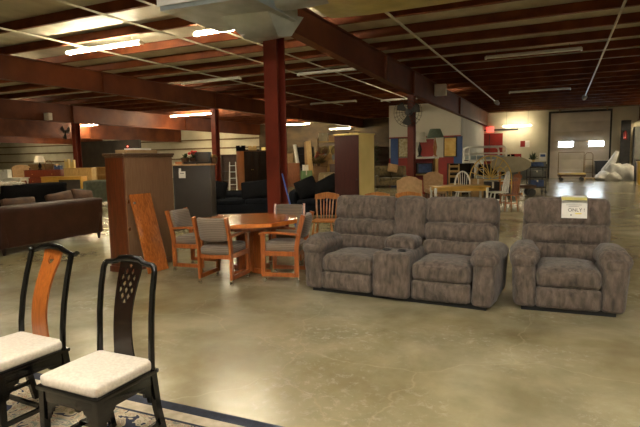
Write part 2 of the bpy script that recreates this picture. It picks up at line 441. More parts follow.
def column(x, y, h, label, m='redsteel', w=.22, d=.25, base=True):
    b = MB()
    for sy in (-1, 1): b.span((x - w / 2, y + sy * d / 2 - .012, 0.02), (x + w / 2, y + sy * d / 2 + .012, h))
    b.span((x - .012, y - d / 2, .02), (x + .012, y + d / 2, h))
    b.span((x - w / 2 - .06, y - d / 2 - .06, 0), (x + w / 2 + .06, y + d / 2 + .06, .025))
    b.span((x - w / 2, y - d / 2 - .02, h - .03), (x + w / 2, y + d / 2 + .02, h))
    o = b.build('steel_column', m); tag(o, label, 'column'); return o
column(-4.6, 8.0, 3.88, 'tall red steel column behind the dining table under the big beam', w=.26, d=.28)
column(-4.6, 17.2, 3.64, 'red steel column carrying the big round fan behind the loveseat')
column(-13.4, 18.1, 3.765, 'slim red steel column just right of the grey cabinet')
column(-13.4, 8.35, 3.78, 'dark red steel column cut by the left edge of the photo')
column(-25.0, 20.7, 4.40, 'far red steel column with a small fan behind the leather sofa', w=.3, d=.3)
column(3.55, 36.2, 3.53, 'dark column at the back wall right of the roll-up door', m='darkmetal', w=.5, d=.3)

# dark wall standing in for open room darkness, and office front at the back of the hall
b = MB(); b.span((-36, 30, 0), (-29.4, 30.2, 3.25)); struct(b.build('wall_partition', 'darkpart'))
b = MB(); b.span((-22.5, 36.3, 0), (-9.0, 36.5, ZC - .23)); struct(b.build('wall_storage', 'brownpart'))  # added wall, darkens the bright background in place of clutter
b = MB(); b.span((-8.78, 28, 2.62), (-4.82, 28.15, ZC - .23)); b.span((-4.92, 28.15, 0), (-4.80, YW, ZC - .23))
b.span((-8.78, 28.02, 0), (-4.82, 28.15, 2.62))
struct(b.build('wall_office', 'office'))
b = MB(); b.span((-8.78, 27.96, 0), (-4.82, 28.02, 1.5)); b.span((-8.78, 27.95, 2.58), (-4.82, 28.02, 2.66)); trim_obj(b, 'redpaint')
b = MB()
for x in (-8.46, -4.95): b.span((x - .22, 27.93, 0), (x + .22, 28.02, 2.6))
trim_obj(b, 'bluepaint')
b = MB(); b.span((-7.05, 27.94, 0), (-6.25, 28.02, 2.5)); o = struct(b.build('door_2', 'redpaint'))
b = MB(); b.lathe([(.03, 0), (.03, .04)], n=8); b.build('door_handle', 'chrome', o, loc=(-6.35, 27.9, 1.15))
b = MB(); b.span((-5.72, 27.93, 1.5), (-5.0, 28.02, 2.58)); o = struct(b.build('window_3', 'brownwood'))
b = MB(); b.span((-5.66, 27.92, 1.56), (-5.06, 27.935, 2.52)); b.build('pane', 'glow', o)
# framed print hung on the office front
t = thing('framed_picture', 'framed pale print on the office front left of the fan column', 'picture', (-7.92, 27.93, 1.52))
b = MB()
for a, c in (((-.32, -.03, 0), (.32, .02, .05)), ((-.32, -.03, 1.05), (.32, .02, 1.1)), ((-.32, -.03, 0), (-.27, .02, 1.1)), ((.27, -.03, 0), (.32, .02, 1.1))): b.span(a, c)
b.build('frame', 'brownwood', t)
b = MB(); b.span((-.28, -.012, .04), (.28, .015, 1.06)); b.build('print', 'picture', t)

# roll-up door, red door, exit sign
b = MB(); X0, X1, ZG = -.62, 2.76, 4.2
N = 7
for i in range(N):
    z0, z1 = ZG * i / N, ZG * (i + 1) / N
    b.span((X0, YW - .07, z0 + .012), (X1, YW - .02, z1 - .012), .008)
    b.span((X0, YW - .05, z0), (X1, YW - .03, z1))
o = struct(b.build('door_1', 'door'))
for x0, x1 in ((-.16, .76), (1.58, 2.48)):
    b = MB(); b.span((x0, YW - .085, 1.98), (x1, YW - .06, 2.40), .02); w = b.build('window', 'door', o)
    b = MB(); b.span((x0 + .04, YW - .095, 2.03), (x1 - .04, YW - .075, 2.35)); b.build('pane', 'daylight', w)
b = MB(); b.span((X0 - .14, YW - .14, 0), (X0, YW, ZG + .1)); b.span((X1, YW - .10, 0), (X1 + .10, YW, ZG + .1))
b.span((X0 - .14, YW - .14, ZG), (X1 + .1, YW - .02, ZG + .12)); trim_obj(b, 'darkmetal')
b = MB(); b.cyl((X0 + .5, YW - .35, ZG + .27), (X1 - .2, YW - .35, ZG + .27), .13, n=12)
for x in (X0 + .5, X1 - .2): b.span((x - .03, YW - .4, ZG + .05), (x + .03, YW, ZG + .4))
trim_obj(b, 'rust')
b = MB(); b.span((-5.3, YW - .06, 0), (-3.58, YW, 3.05)); o = struct(b.build('door_3', 'redpaint'))
b = MB(); b.span((-4.46, YW - .075, .02), (-4.42, YW - .05, 3.0)); b.build('door_seam', 'darkmetal', o)
b = MB(); b.cyl((-5.9, YW - .08, 3.28), (-2.6, YW - .08, 3.28), .05, n=8); trim_obj(b, 'darkmetal')
t = thing('exit_sign', 'red lit exit sign above the red door on the back wall', 'sign', (-4.39, YW - .14, 3.13))
b = MB(); b.box((0, 0, .19), (.50, .08, .38), .01); b.build('sign_box', 'exit', t)
def text(body, size, m, parent, loc, rot, name='lettering', ext=.001):
    cu = bpy.data.curves.new(name, 'FONT'); cu.body = body; cu.size = size; cu.align_x = 'CENTER'; cu.align_y = 'CENTER'; cu.extrude = ext
    tmp = bpy.data.objects.new('tmp', cu); COL.objects.link(tmp)
    dg = bpy.context.evaluated_depsgraph_get()
    me = bpy.data.meshes.new_from_object(tmp.evaluated_get(dg))
    bpy.data.objects.remove(tmp); me.name = name
    me.materials.clear(); me.materials.append(M[m])
    o = bpy.data.objects.new(name, me); COL.objects.link(o); o.parent = parent; o.location = loc; o.rotation_euler = rot
    return o
text('EXIT', .2, 'exitletter', t, (0, -.043, .19), (R(90), 0, 0))

# ------------------------------------------------------------------ lights
TUBES = 'fluorescent strip lights under the roof'
def fixture(x, y, z, lit, label, L=2.4, rz=0, m=None, wall=False):
    t = thing('fluorescent_light', label, 'ceiling light', (x, y, z), rz, TUBES)
    b = MB()
    b.hexa([(-L / 2, -.022, -.03), (L / 2, -.022, -.03), (L / 2, .022, -.03), (-L / 2, .022, -.03), (-L / 2, -.022, .05), (L / 2, -.022, .05), (L / 2, .022, .05), (-L / 2, .022, .05)])
    for sx in (-1, 1): b.span((sx * L / 2 - .02, -.075, -.05), (sx * L / 2 + .02, .075, .02))
    b.build('housing', 'fixture', t)
    if not wall:
        b = MB()
        for sx in (-1, 1): b.cyl((sx * L * .38, 0, .05), (sx * L * .38, 0, ZC - .21 - z), .006, n=6)
        b.build('hanger', 'darkmetal', t)
    for sy in (-1, 1):
        b = MB(); b.cyl((-L / 2 + .02, sy * .052, -.012), (L / 2 - .02, sy * .052, -.012), .019, n=8)
        b.build('tube', (m or 'tube') if lit else 'tubeoff', t)
    return t
fixture(-10.0, 9.2, 4.28, True, 'lit strip light upper left above the left beam')
fixture(-6.05, 9.2, 4.28, True, 'lit strip light partly hidden by the hanging duct')
fixture(-15.6, 9.3, 4.28, True, 'lit strip light hidden behind the left beam')
fixture(-20.0, 24.8, 4.28, True, 'lit strip light just left of the slim red column', m='tubefar', L=3.2)
fixture(-30.8, 26.4, 4.2, True, 'small lit strip light far left beside the small fan', m='tubefar')
fixture(-17.9, 34.0, 4.1, True, 'lit strip light just right of the tall red column')
fixture(-14.3, 34.0, 3.65, True, 'lit strip light above the maroon wardrobe', L=1.6)
fixture(-2.65, YW - .55, 3.48, True, 'lit strip light before the back wall right of the exit sign', L=1.75, m='tubewall')
fixture(-.78, 15.3, 4.28, False, 'unlit strip light, nearest one over the recliner')
fixture(-.9, 24.15, 4.28, False, 'unlit strip light, farther one before the roll-up door')
fixture(-6.6, 15.1, 4.28, False, 'unlit strip light left of the big beam, nearer one')
fixture(-11.0, 14.7, 4.28, False, 'unlit strip light between the left beam and tall column')
fixture(-6.7, 24.0, 4.28, False, 'unlit strip light above the round column fan')
fixture(-10.2, 23.4, 4.28, False, 'unlit strip light far above the maroon wardrobe')
# added overhead lamps, out of view, standing in for a camera flash
for x in (-2.6, 2.2):
    fixture(x, .9, 4.28, True, 'lit strip light overhead outside the view', m='tubecool')
for x in (-2.6, 2.2):
    fixture(x, -2.6, 4.28, True, 'lit strip light overhead outside the view', m='tubecool')
for x, y in ((6.2, 12.0), (6.2, 20.0), (6.6, 29.0), (6.4, 33.5)):  # unseen lamps added to brighten the back wall and right side
    fixture(x, y, 4.28, True, 'lit strip light in the next bay to the right, outside the view', m='tubefar')
for x, y in ((-15.0, 15.5), (-15.0, 22.0), (-24.7, 15.2), (-24.9, 23.0), (-49.0, 33.0)):  # unseen lamps added to brighten the left background
    fixture(x, y, 4.28, True, 'lit strip light hidden behind the far left beams', L=1.5, m='tubefar')
fixture(-5.4, 22.5, 4.35, True, 'lit strip light hidden behind the big beam', L=1.0, m='tubefar')  # added out of sight to brighten the office front
fixture(-38.0, 30.5, 4.28, True, 'lit strip light hidden behind the far left beams', m='tubefar')  # this and the next are added unseen for the far left wall
fixture(-27.0, 33.5, 4.28, True, 'lit strip light hidden behind the far left beams', m='tubefar')

# pipes along the hall
def pipe(x, y0, y1, z, label, r=.022, end=False):
    t = thing('ceiling_pipe', label, 'pipe', (x, y0, z), 0, 'pipes hung under the roof')
    b = MB(); b.cyl((0, 0, 0), (0, y1 - y0, 0), r, n=8)
    b.build('pipe_run', 'pipe', t)
    b = MB(); yy = 1.2
    while yy < y1 - y0:
        b.cyl((0, yy, 0), (0, yy, ZC - .22 - z), .006, n=5); yy += 3.0
    b.build('hanger', 'darkmetal', t)
    if end:
        b = MB(); b.lathe([(.03, 0), (.09, .25), (.13, .9), (.10, 1.6), (.03, 1.8)], n=8)
        b.build('lagging', 'rust', t, loc=(0, y1 - y0 - 1.5, 0), rot=(R(-90), 0, 0))
pipe(-10.76, 2, 26, 4.40, 'thin pale pipe crossing the roof at far left')
pipe(-8.1, 2, 26, 4.40, 'thin pale pipe second from the left under the roof')
pipe(-6.85, 2, 26, 4.40, 'thin pale pipe passing behind the lit strip light by the duct')
pipe(-3.2, 8, 30, 4.40, 'pale pipe running diagonally right of the big beam', r=.028, end=True)
pipe(1.02, 8, 30, 4.40, 'pale pipe above the recliner toward the roll-up door', r=.028, end=True)

# hanging sheet metal duct
t = thing('air_duct', 'grey sheet metal duct with yellowed wrapped run hanging at the top', 'duct', (-4.2, 6.4, 3.58))
b = MB()
b.hexa([(-.78, -.80, 0), (.62, -.72, 0), (.62, .55, 0), (-.78, .55, 0), (-.78, -.80, .28), (.62, -.72, .28), (.62, .55, .28), (-.78, .55, .28)])
b.build('plenum', 'sheet', t)
b = MB(); b.hexa([(-.80, -.83, .05), (.50, -.75, .05), (.50, -.80, .05), (-.80, -.84, .05), (-.80, -.83, .45), (.50, -.75, .45), (.50, -.80, .45), (-.80, -.84, .45)])
b.build('front_board', 'ducttop', t)
b = MB(); b.hexa([(-.16, .30, -.22), (.36, .42, -.22), (.42, .72, -.16), (-.18, .66, -.20), (-.24, -.2, .0), (.50, -.1, .0), (.62, .75, .1), (-.26, .72, .1)])
b.build('outlet_hood', 'sheet', t)
b = MB(); b.hexa([(-.16, .22, -.20), (.02, .20, -.14), (.01, .14, -.08), (-.19, .06, -.05), (-.16, .32, -.20), (.02, .26, -.14), (.01, .22, -.08), (-.19, .16, -.05)])
b.build('deflector', 'ducttop', t)
b = MB()
b.sweep([(.55, -.05, .18), (.75, .05, .24), (.95, .22, .33), (1.2, .28, .38)], [.40, .42, .45, .48], [.16, .2, .24, .26], n=14)
b.build('elbow', 'sheet', t)
b = MB(); b.cushion((3.3, .62, .42), (4.9, 1.35, .60), .10, (0, 0, .03), 6, wob=.012)
b.build('wrapped_run', 'foil', t)
b = MB()
for x in (-.6, .4, 2.2, 4.6):
    b.cyl((x, .1, .3), (x, .1, ZC - .25 - 3.58), .008, n=6)
b.build('hanger_rod', 'darkmetal', t)

# column fans
def fan(x, y, z, r, label, arm=.18):
    t = thing('column_fan', label, 'fan', (x, y, z))
    b = MB()
    for k in range(1, 6):
        rr = r * (k / 5)
        b.sweep([(rr * math.cos(2 * PI * i / 28), -.10 - .04 * (1 - k / 5), rr * math.sin(2 * PI * i / 28)) for i in range(28)], .006, n=4, closed=True, up=(0, 1, 0))
    for k in range(20):
        q = 2 * PI * k / 20; c, s = math.cos(q), math.sin(q)
        b.sweep([(.06 * c, -.14, .06 * s), (r * c, -.10, r * s), (r * 1.0 * c, 0.02, r * s), (.1 * c, .07, .1 * s)], .004, n=4, up=(0, 1, 0))
    b.build('cage', 'darkmetal', t)
    for k in range(3):
        b = MB(); q = 2 * PI * k / 3 + .4
        pts = []
        for (a, rr) in ((-.20, .08), (-.42, r * .85), (0.1, r * .93), (.42, r * .85), (.2, .08)): pts.append((rr * math.cos(q + a), rr * math.sin(q + a)))
        b.yplate(pts, -.045, -.035); b.build('blade', 'darkmetal', t)
    b = MB(); b.cyl((0, -.06, 0), (0, .14, 0), .10, n=14); b.cyl((0, -.16, 0), (0, -.14, 0), .06, n=12); b.build('motor', 'blackmetal', t)
    b = MB(); b.bar((0, .1, 0), (0, arm + .12, -.05), .05, .05); b.build('bracket', 'blackmetal', t)
fan(-4.60, 16.80, 3.02, .47, 'large round black fan on the column behind the loveseat', .12)
fan(-25.25, 20.25, 3.30, .46, 'small dark round fan on the far left column', .15)
def wallbox(x, y, z, s, label):
    b = MB(); b.box((0, 0, 0), (s, s * .6, s), .02); o = b.build('junction_box', 'fixture', loc=(x, y, z)); tag(o, label, 'box')
wallbox(-4.35, 20.6, 4.15, .44, 'square white box on the big beam near the long pipe')
wallbox(-22.22, 16.9, 3.77, .34, 'small white square box on the far left beam')

# ------------------------------------------------------------------ lacquer chairs in the foreground
def lacquer_chair(label, loc, rz, yoke):
    t = thing('side_chair', label, 'chair', loc, rz, 'black lacquer chairs in the foreground')
    W, D, ZS = .222, .205, .425
    b = MB()                                             # apron with shaped brackets
    for sx in (-1, 1):
        b.box((sx * (W - .018), 0, ZS - .045), (.028, 2 * D - .02, .06), .004)
    for sy in (-1, 1):
        b.box((0, sy * (D - .018), ZS - .045), (2 * W - .04, .028, .06), .004)
    b.box((0, 0, ZS - .006), (2 * W + .02, 2 * D + .02, .022), .006)
    def bracket(p, dx, dy):
        prof = [(0, 0), (.085, 0), (.08, -.02), (.055, -.03), (.05, -.055), (.025, -.065), (.02, -.095), (0, -.10)]
        f = lambda o: (lambda q: (p[0] + dx * q[0] + (0 if dx else o), p[1] + dy * q[0] + (0 if dy else o), ZS - .07 + q[1]))
        b.prism(prof, f(-.009), f(.009))
    for sx in (-1, 1):
        for sy in (-1, 1):
            bracket((sx * (W - .035), sy * (D - .018), 0), -sx, 0); bracket((sx * (W - .018), sy * (D - .035), 0), 0, -sy)
    b.build('seat_frame', 'black', t)
    for sx in (-1, 1):
        b = MB(); b.sweep([(sx * (W - .02), -D + .02, ZS - .015), (sx * (W - .015), -D + .015, .22), (sx * (W - .012), -D + .012, 0)], [.020, .018, .016], square=True); b.build('leg', 'black', t)
        b = MB(); b.sweep([(sx * (W - .02), D - .02, ZS), (sx * (W - .012), D + .0, .22), (sx * (W - .005), D + .05, 0)], [.020, .018, .017], square=True, up=(0, 1, 0)); b.build('leg', 'black', t)
    for sx in (-1, 1):                                  # back posts
        b = MB()
        if yoke: P = [(.205, .185, .43), (.205, .192, .55), (.203, .214, .70), (.200, .246, .84), (.196, .288, .985)]
        else: P = [(.205, .185, .43), (.205, .192, .55), (.205, .204, .70), (.204, .226, .84), (.202, .250, .935), (.190, .258, .962)]
        b.sweep([(sx * x, y, z) for x, y, z in P], [.020, .0195, .019, .018, .017, .016][:len(P)], [.017] * len(P), n=10, up=(0, 1, 0))
        b.build('back_post', 'black', t)
    b = MB()
    if yoke:
        Pt = [(x * 1.06, y + .026, z + .03) for x, y, z in [(-.216, .280, .968), (-.206, .277, .957), (-.186, .268, .955), (-.13, .268, .970), (-.08, .270, .990), (0, .272, .998), (.08, .270, .990), (.13, .268, .970), (.186, .268, .955), (.206, .277, .957), (.216, .280, .968)]]
        b.sweep(Pt, [.019, .018, .016, .016, .017, .018, .017, .016, .016, .018, .019], [.014, .015, .016, .017, .02, .022, .02, .017, .016, .015, .014], n=10)
    else:
        Pt = [(-.200, .253, .948), (-.183, .259, .965), (-.145, .262, .967), (-.105, .264, .973), (-.078, .266, .988), (0, .267, .992), (.078, .266, .988), (.105, .264, .973), (.145, .262, .967), (.183, .259, .965), (.200, .253, .948)]
        b.sweep(Pt, .015, [.015, .015, .015, .015, .019, .021, .019, .015, .015, .015, .015], n=10)
    b.build('top_rail', 'black', t)
    # curved splat, a grid with the pierced ornament left open
    b = MB(); nx, nz = 40, 130; z0, z1 = .44, (1.01 if yoke else .985)
    def hw(v):
        if yoke: return .076 - .008 * math.sin(v * PI) + (.010 * max(0, (v - .75) / .25))
        return .080 - .014 * math.sin(min(1, v * 1.15) * PI) + .004 * v
    def sy(z):
        v = (z - .44) / .5
        return .182 + (.06 if yoke else .04) * v * v + .042 * v - .030 * math.sin(min(v, 1) * PI)
    def hole(u, v):
        x = u * hw(v)
        z = z0 + v * (z1 - z0)
        if yoke:
            zc = .945; dx, dz = x / .026, (z - zc) / .026
            return (dx * dx + dz * dz < 1) and not (abs(x) < .010 and z > zc - .002)
        zc = .86; dx, dz = x / .056, (z - zc) / .092
        if dx * dx + dz * dz > 1.15: return False
        ph = (z - zc) / .062; a = abs((x / .046 + ph) % 1 - .5); c = abs((x / .046 - ph) % 1 - .5)
        return a < .37 and c < .37
    grid = [[b.bm.verts.new((hw(j / nz) * (2 * i / nx - 1), sy(z0 + (z1 - z0) * j / nz), z0 + (z1 - z0) * j / nz)) for i in range(nx + 1)] for j in range(nz + 1)]
    fs = []
    for j in range(nz):
        for i in range(nx):
            if hole(2 * (i + .5) / nx - 1, (j + .5) / nz): continue
            fs.append(b.bm.faces.new((grid[j][i], grid[j][i + 1], grid[j + 1][i + 1], grid[j + 1][i])))
    bmesh.ops.delete(b.bm, geom=[v for v in b.bm.verts if not v.link_faces], context='VERTS')
    bmesh.ops.solidify(b.bm, geom=fs, thickness=.012)
    sp = b.build('splat', 'amber' if yoke else 'blackbrown', t, ang=60)
    sp['label'] = 'amber wood splat with a pierced leaf' if yoke else 'dark splat with pierced lattice'
    b = MB()
    b.cushion((0, -.005, ZS + .030), (2 * W - .01, 2 * D - .01, .062), .022, (.004, .004, .014), 10, wob=.003, seed=3)
    c = b.build('seat_cushion', 'cream', t)
    b = MB(); b.sweep([(sx * (W - .016), sy_ * (D - .016), ZS + .012) for sx, sy_ in ((-1, -1), (1, -1), (1, 1), (-1, 1))], .007, n=6, closed=True)
    b.build('welt', 'cream', c)
    for sx in (-1, 1):
        b = MB(); b.bar((sx * (W - .014), -D + .02, .125), (sx * (W - .012), D + .02, .125), .02, .024); b.build('stretcher', 'black', t)
    b = MB(); b.bar((-W + .02, .02, .14), (W - .02, .02, .14), .02, .022); b.build('stretcher', 'black', t)
    b = MB(); b.bar((-W + .02, -D + .02, .06), (W - .02, -D + .02, .06), .02, .022); b.build('stretcher', 'black', t)
    return t
lacquer_chair('black lacquer chair with pierced dark splat and cream seat, in front of the other', (-2.125, 1.80, .012), 0, False).scale = (.92, .95, 1.02)
lacquer_chair('black lacquer chair with amber wood splat and cream seat, at the left edge', (-2.885, 1.84, .012), -2, True).scale = (.97, 1.03, .995)

# rug
b = MB()
X0, X1, Y0, Y1 = -2.6, 2.4, -2.0, 0.0
def ring(o, i, z, mi):
    a = [(X0 + o, Y0 + o), (X1 - o, Y0 + o), (X1 - o, Y1 - o), (X0 + o, Y1 - o)]; c = [(X0 + i, Y0 + i), (X1 - i, Y0 + i), (X1 - i, Y1 - i), (X0 + i, Y1 - i)]
    for k in range(4):
        p, q, r_, s_ = a[k], a[(k + 1) % 4], c[(k + 1) % 4], c[k]
        b.raw([(*p, z), (*q, z), (*r_, z), (*s_, z)], [(0, 1, 2, 3)], mi)
ring(0, .085, .012, 1); ring(.085, .17, .012, 2); ring(.17, .19, .012, 1)
b.raw([(X0 + .19, Y0 + .19, .012), (X1 - .19, Y0 + .19, .012), (X1 - .19, Y1 - .19, .012), (X0 + .19, Y1 - .19, .012)], [(0, 1, 2, 3)], 0)
b.span((X0, Y0, .0005), (X1, Y1, .0115), mi=1)
o = b.build('area_rug', ['rug', 'navy', 'rugbeige'], loc=(-2.05, 2.42, 0), rot=(0, 0, R(1.5)), smooth=False)
tag(o, 'beige floral rug with navy border under the lacquer chairs', 'rug')

# ------------------------------------------------------------------ plush reclining loveseat and recliner
def back_cushions(par, x, w, y0, tilt, seed):
    """three stacked rolls of a reclining back, leaning"""
    rx = rotx(-tilt)
    for i, (zz, hh, dd, yy) in enumerate(((.515, .20, .17, 0), (.69, .235, .20, .05), (.925, .30, .19, .115))):
        b = MB(); b.cushion((x, y0 + yy, zz), (w, dd, hh), [.07, .075, .062][i], (.008, [.02, .038, .026][i], .010), 12, rot=rx, wob=.012, seed=seed + i, wscale=9)
        b.build('back_cushion', 'plush', par)
def arm(par, x, sx, seed):
    b = MB()
    def fn(p, u): return (p.x + sx * .025 * (u[2] + 1) / 2, p.y, p.z)
    b.cushion((x, -.02, .275), (.21, .86, .47), .05, (.012, .02, 0), 12, wob=.008, seed=seed, fn=fn, wscale=8)
    a = b.build('arm', 'plush', par)
    b = MB()
    def f2(p, u):                                   # pillow top, drooping in front
        d = max(0, -u[1] - .3) / .7
        return (p.x, p.y, p.z - .05 * d * d - .02 * u[1])
    b.cushion((x + sx * .015, -.075, .535), (.27, .74, .17), .08, (.012, .03, .035), 12, wob=.012, seed=seed + 5, fn=f2, wscale=8)
    b.build('arm_pad', 'plush', a)
def seat(par, x, w, seed):
    b = MB(); b.cushion((x, -.12, .345), (w, .66, .20), .065, (.0, .03, .035), 12, wob=.010, seed=seed, wscale=8)
    b.build('seat_cushion', 'plush', par)
    b = MB(); b.cushion((x, -.405, .155), (w, .10, .21), .04, (0, .025, 0), 10, wob=.008, seed=seed + 2, wscale=8)
    b.build('footrest', 'plush', par)
def recliner(loc, rz):
    t = thing('recliner', 'grey brown plush recliner with a paper price tag on its back', 'recliner', loc, rz)
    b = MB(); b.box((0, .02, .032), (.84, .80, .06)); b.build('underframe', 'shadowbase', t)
    b = MB(); b.cushion((0, .06, .23), (.70, .74, .34), .03, (0, 0, 0), 6, wob=0); b.build('body', 'plush', t)
    for sx in (-1, 1): arm(t, sx * .385, sx, 11 + sx)
    seat(t, 0, .58, 20)
    b = MB(); b.cushion((0, .36, .66), (.84, .16, .76), .07, (.01, .02, .02), 10, rot=rotx(-15), wob=.008, seed=31); br = b.build('backrest', 'plush', t)
    back_cushions(br, 0, .84, .20, 14, 40)
    return t
recliner((.085, 5.80, 0), 3)
t = thing('reclining_loveseat', 'grey brown plush reclining loveseat with centre console and cup holders', 'sofa', (-1.60, 5.64, 0), -3)
t.scale = (1.03, 1, 1)
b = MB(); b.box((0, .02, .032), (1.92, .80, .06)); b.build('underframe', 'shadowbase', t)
b = MB(); b.cushion((0, .06, .23), (1.76, .74, .34), .03, (0, 0, 0), 6, wob=0); b.build('body', 'plush', t)
for sx in (-1, 1): arm(t, sx * .925, sx, 51 + sx)
seat(t, -.52, .60, 60); seat(t, .52, .60, 64)
b = MB(); b.cushion((0, -.05, .285), (.40, .86, .49), .045, (0, .012, .008), 12, wob=.008, seed=70, wscale=8); co = b.build('console', 'plush', t)
for sx in (-1, 1):
    b = MB(); n = 16
    A = []
    for r, z in ((.048, .532), (.048, .546), (.036, .546), (.034, .534)):
        A.append([b.bm.verts.new((sx * .085 + r * math.cos(2 * PI * k / n), -.31 + r * math.sin(2 * PI * k / n), z)) for k in range(n)])
    for P, Q in zip(A, A[1:]):
        for k in range(n): b.bm.faces.new((P[k], P[(k + 1) % n], Q[(k + 1) % n], Q[k]))
    b.bm.faces.new(A[-1]); b.build('cup_holder', 'blackmetal', co)
b = MB(); b.cushion((0, .0, .575), (.36, .34, .14), .06, (0, .01, .03), 10, wob=.01, seed=77); b.build('console_lid', 'plush', co)
b = MB(); b.cushion((0, .36, .66), (1.90, .16, .76), .07, (.01, .02, .02), 12, rot=rotx(-15), wob=.008, seed=81); br = b.build('backrest', 'plush', t)
back_cushions(br, -.565, .775, .20, 14, 90); back_cushions(br, .565, .775, .20, 14, 95)
b = MB(); b.cushion((0, .265, .83), (.37, .22, .50), .08, (.0, .03, .012), 12, rot=rotx(-14), wob=.012, seed=99, wscale=9); b.build('back_cushion', 'plush', br)

# paper price tag draped on the recliner's back
RC = [o for o in COL.objects if o.name.startswith('recliner')][0]
from mathutils.bvhtree import BVHTree
vs_, fs_ = [], []
for o in COL.objects:
    if o.type == 'MESH' and o.parent and (o.parent == RC or o.parent.parent == RC):
        k = len(vs_); vs_ += [v.co.copy() for v in o.data.vertices]; fs_ += [[i + k for i in p.vertices] for p in o.data.polygons]
bvh = BVHTree.FromPolygons(vs_, fs_)
TX = .075
def front(z):
    y = max(-1, min((bvh.ray_cast(Vector((TX + dx, -1.5, z)), Vector((0, 1, 0)))[0] or Vector((0, .3, 0))).y for dx in (-.1, 0, .1)) * -1) * -1
    return y
def topz(y): return max((bvh.ray_cast(Vector((TX + dx, y, 2)), Vector((0, 0, -1)))[0] or Vector((0, 0, .9))).z for dx in (-.12, -.06, 0, .06, .12))
zt = max(topz(.2 + .02 * k) for k in range(12))
yt = max(((topz(.2 + .02 * k), .2 + .02 * k) for k in range(12)))[1]
t = thing('price_tag', 'white paper price tag with a yellow top edge hung on the recliner back', 'sign', RC.location, 3)
pth = [Vector((TX, yt + .05, topz(yt + .05) + .012)), Vector((TX, yt, zt + .012)), Vector((TX, yt - .05, topz(yt - .05) + .014))]
yf = min(front(z) for z in (zt - .06, zt - .10, zt - .14)) - .012
yb = yf - .012
pth += [Vector((TX, yf + .014, zt - .028)), Vector((TX, yf, zt - .06)), Vector((TX, yb, zt - .215))]
b = MB(); b.sweep(pth, .122, .0012, square=True); b.build('sheet', 'paper', t)
b = MB(); b.sweep([p + Vector((0, -.0015, .0018)) for p in pth[2:4]], .121, .0012, square=True); b.build('yellow_edge', 'yellowpaper', t)
def onsheet(dx, dz): 
    f = (dz - .06) / .155
    return (TX + dx, yf + (yb - yf) * f - .0035, zt - dz)
tl = R(86)
text('ONLY !', .050, 'ink', t, onsheet(.02, .130), (tl, 0, R(2)))
for k in range(2):
    b = MB(); b.box(onsheet(-.005, .075 + .017 * k), (.15 - .05 * k, .002, .006)); b.build('faint_print', 'faintink', t)
b = MB(); b.box(onsheet(.04, .165), (.06, .002, .014)); b.build('highlight_mark', 'yellowpaper', t)
b = MB(); b.box(onsheet(-.03, .182), (.010, .002, .014)); b.build('pen_mark', 'ink', t)

# ------------------------------------------------------------------ octagonal dining set
t = thing('dining_table', 'octagonal cherry dining table with pedestal base', 'table', (-3.83, 5.86, 0), 33 + 22.5)
oct_ = lambda r: [(r * math.cos(2 * PI * k / 8), r * math.sin(2 * PI * k / 8)) for k in range(8)]
b = MB(); b.prism(oct_(.70), lambda p: (*p, .745), lambda p: (*p, .752)); 
b.prism(oct_(.715), lambda p: (*p, .705), lambda p: (*p, .745)); b.build('tabletop', 'tabletopwood', t)
b = MB(); b.prism(oct_(.52), lambda p: (*p, .64), lambda p: (*p, .705)); b.build('apron', 'orangewood', t)
b = MB()
b.box((0, 0, .34), (.20, .20, .60), .006)
b.build('pedestal', 'orangewood', t)
for k in range(4):
    a = k * 90 + 22.5
    b = MB(); b.box((.165, 0, .33), (.15, .045, .62), .006); b.box((.20, 0, .045), (.30, .07, .07), .01)
    o = b.build('pedestal_foot', 'orangewood', t); o.rotation_euler = (0, 0, R(a))
def caster_chair(label, loc, rz):
    t = thing('dining_chair', label, 'chair', loc, rz, 'caster chairs around the octagonal table')
    for sx in (-1, 1):
        b = MB(); x = sx * .225
        b.bar((x, -.235, .075), (x, -.235, .62), .03, .055, up=(0, 1, 0))
        b.sweep([(x, .20, .075), (x, .205, .45), (x, .235, .62), (x, .30, .86)], .015, .028, square=True, up=(0, 1, 0))
        b.bar((x, -.235, .10), (x, .20, .10), .03, .05)
        b.bar((x, -.235, .37), (x, .20, .37), .03, .06)
        b.sweep([(x, -.285, .615), (x, -.22, .632), (x, 0, .632), (x, .235, .615)], .028, .014, square=True)
        b.build('side_frame', 'orangewood', t)
    b = MB(); b.box((0, -.22, .36), (.42, .03, .06), .005); b.box((0, .19, .36), (.42, .03, .06), .005); b.build('seat_rail', 'orangewood', t)
    b = MB(); b.cushion((0, -.02, .435), (.415, .50, .12), .045, (0, .015, .025), 8, wob=.003, seed=1); b.build('seat', 'stripe', t)
    b = MB()
    def fn(p, u): return (p.x, p.y + .06 * (1 - u[0] * u[0]) , p.z)
    b.cushion((0, .222, .715), (.42, .075, .29), .035, (0, .012, .01), 10, rot=rotx(-14), wob=.002, fn=fn); b.build('backrest', 'stripe', t)
    for sx in (-1, 1):
        for y in (-.235, .20):
            b = MB(); b.cyl((sx * .225, y, .05), (sx * .225, y, .078), .010, n=8); b.sweep([(sx * .225 - .016, y + .012, .026), (sx * .225 + .016, y + .012, .026)], .026, n=12)
            b.span((sx * .225 - .02, y - .005, .03), (sx * .225 + .02, y + .022, .056)); b.build('caster', 'chrome', t)
    return t
c0 = caster_chair('striped caster chair left of the table by the brown cabinet', (-4.70, 5.78, 0), 96)
dup(c0, (-3.87, 5.30, 0), 186, 'striped caster chair with its back to us in front of the table')
dup(c0, (-3.19, 5.73, 0), -78, 'striped caster chair seen side-on between the table and loveseat')
dup(c0, (-3.68, 6.66, 0), 20, 'striped caster chair behind the table against the tall red column')

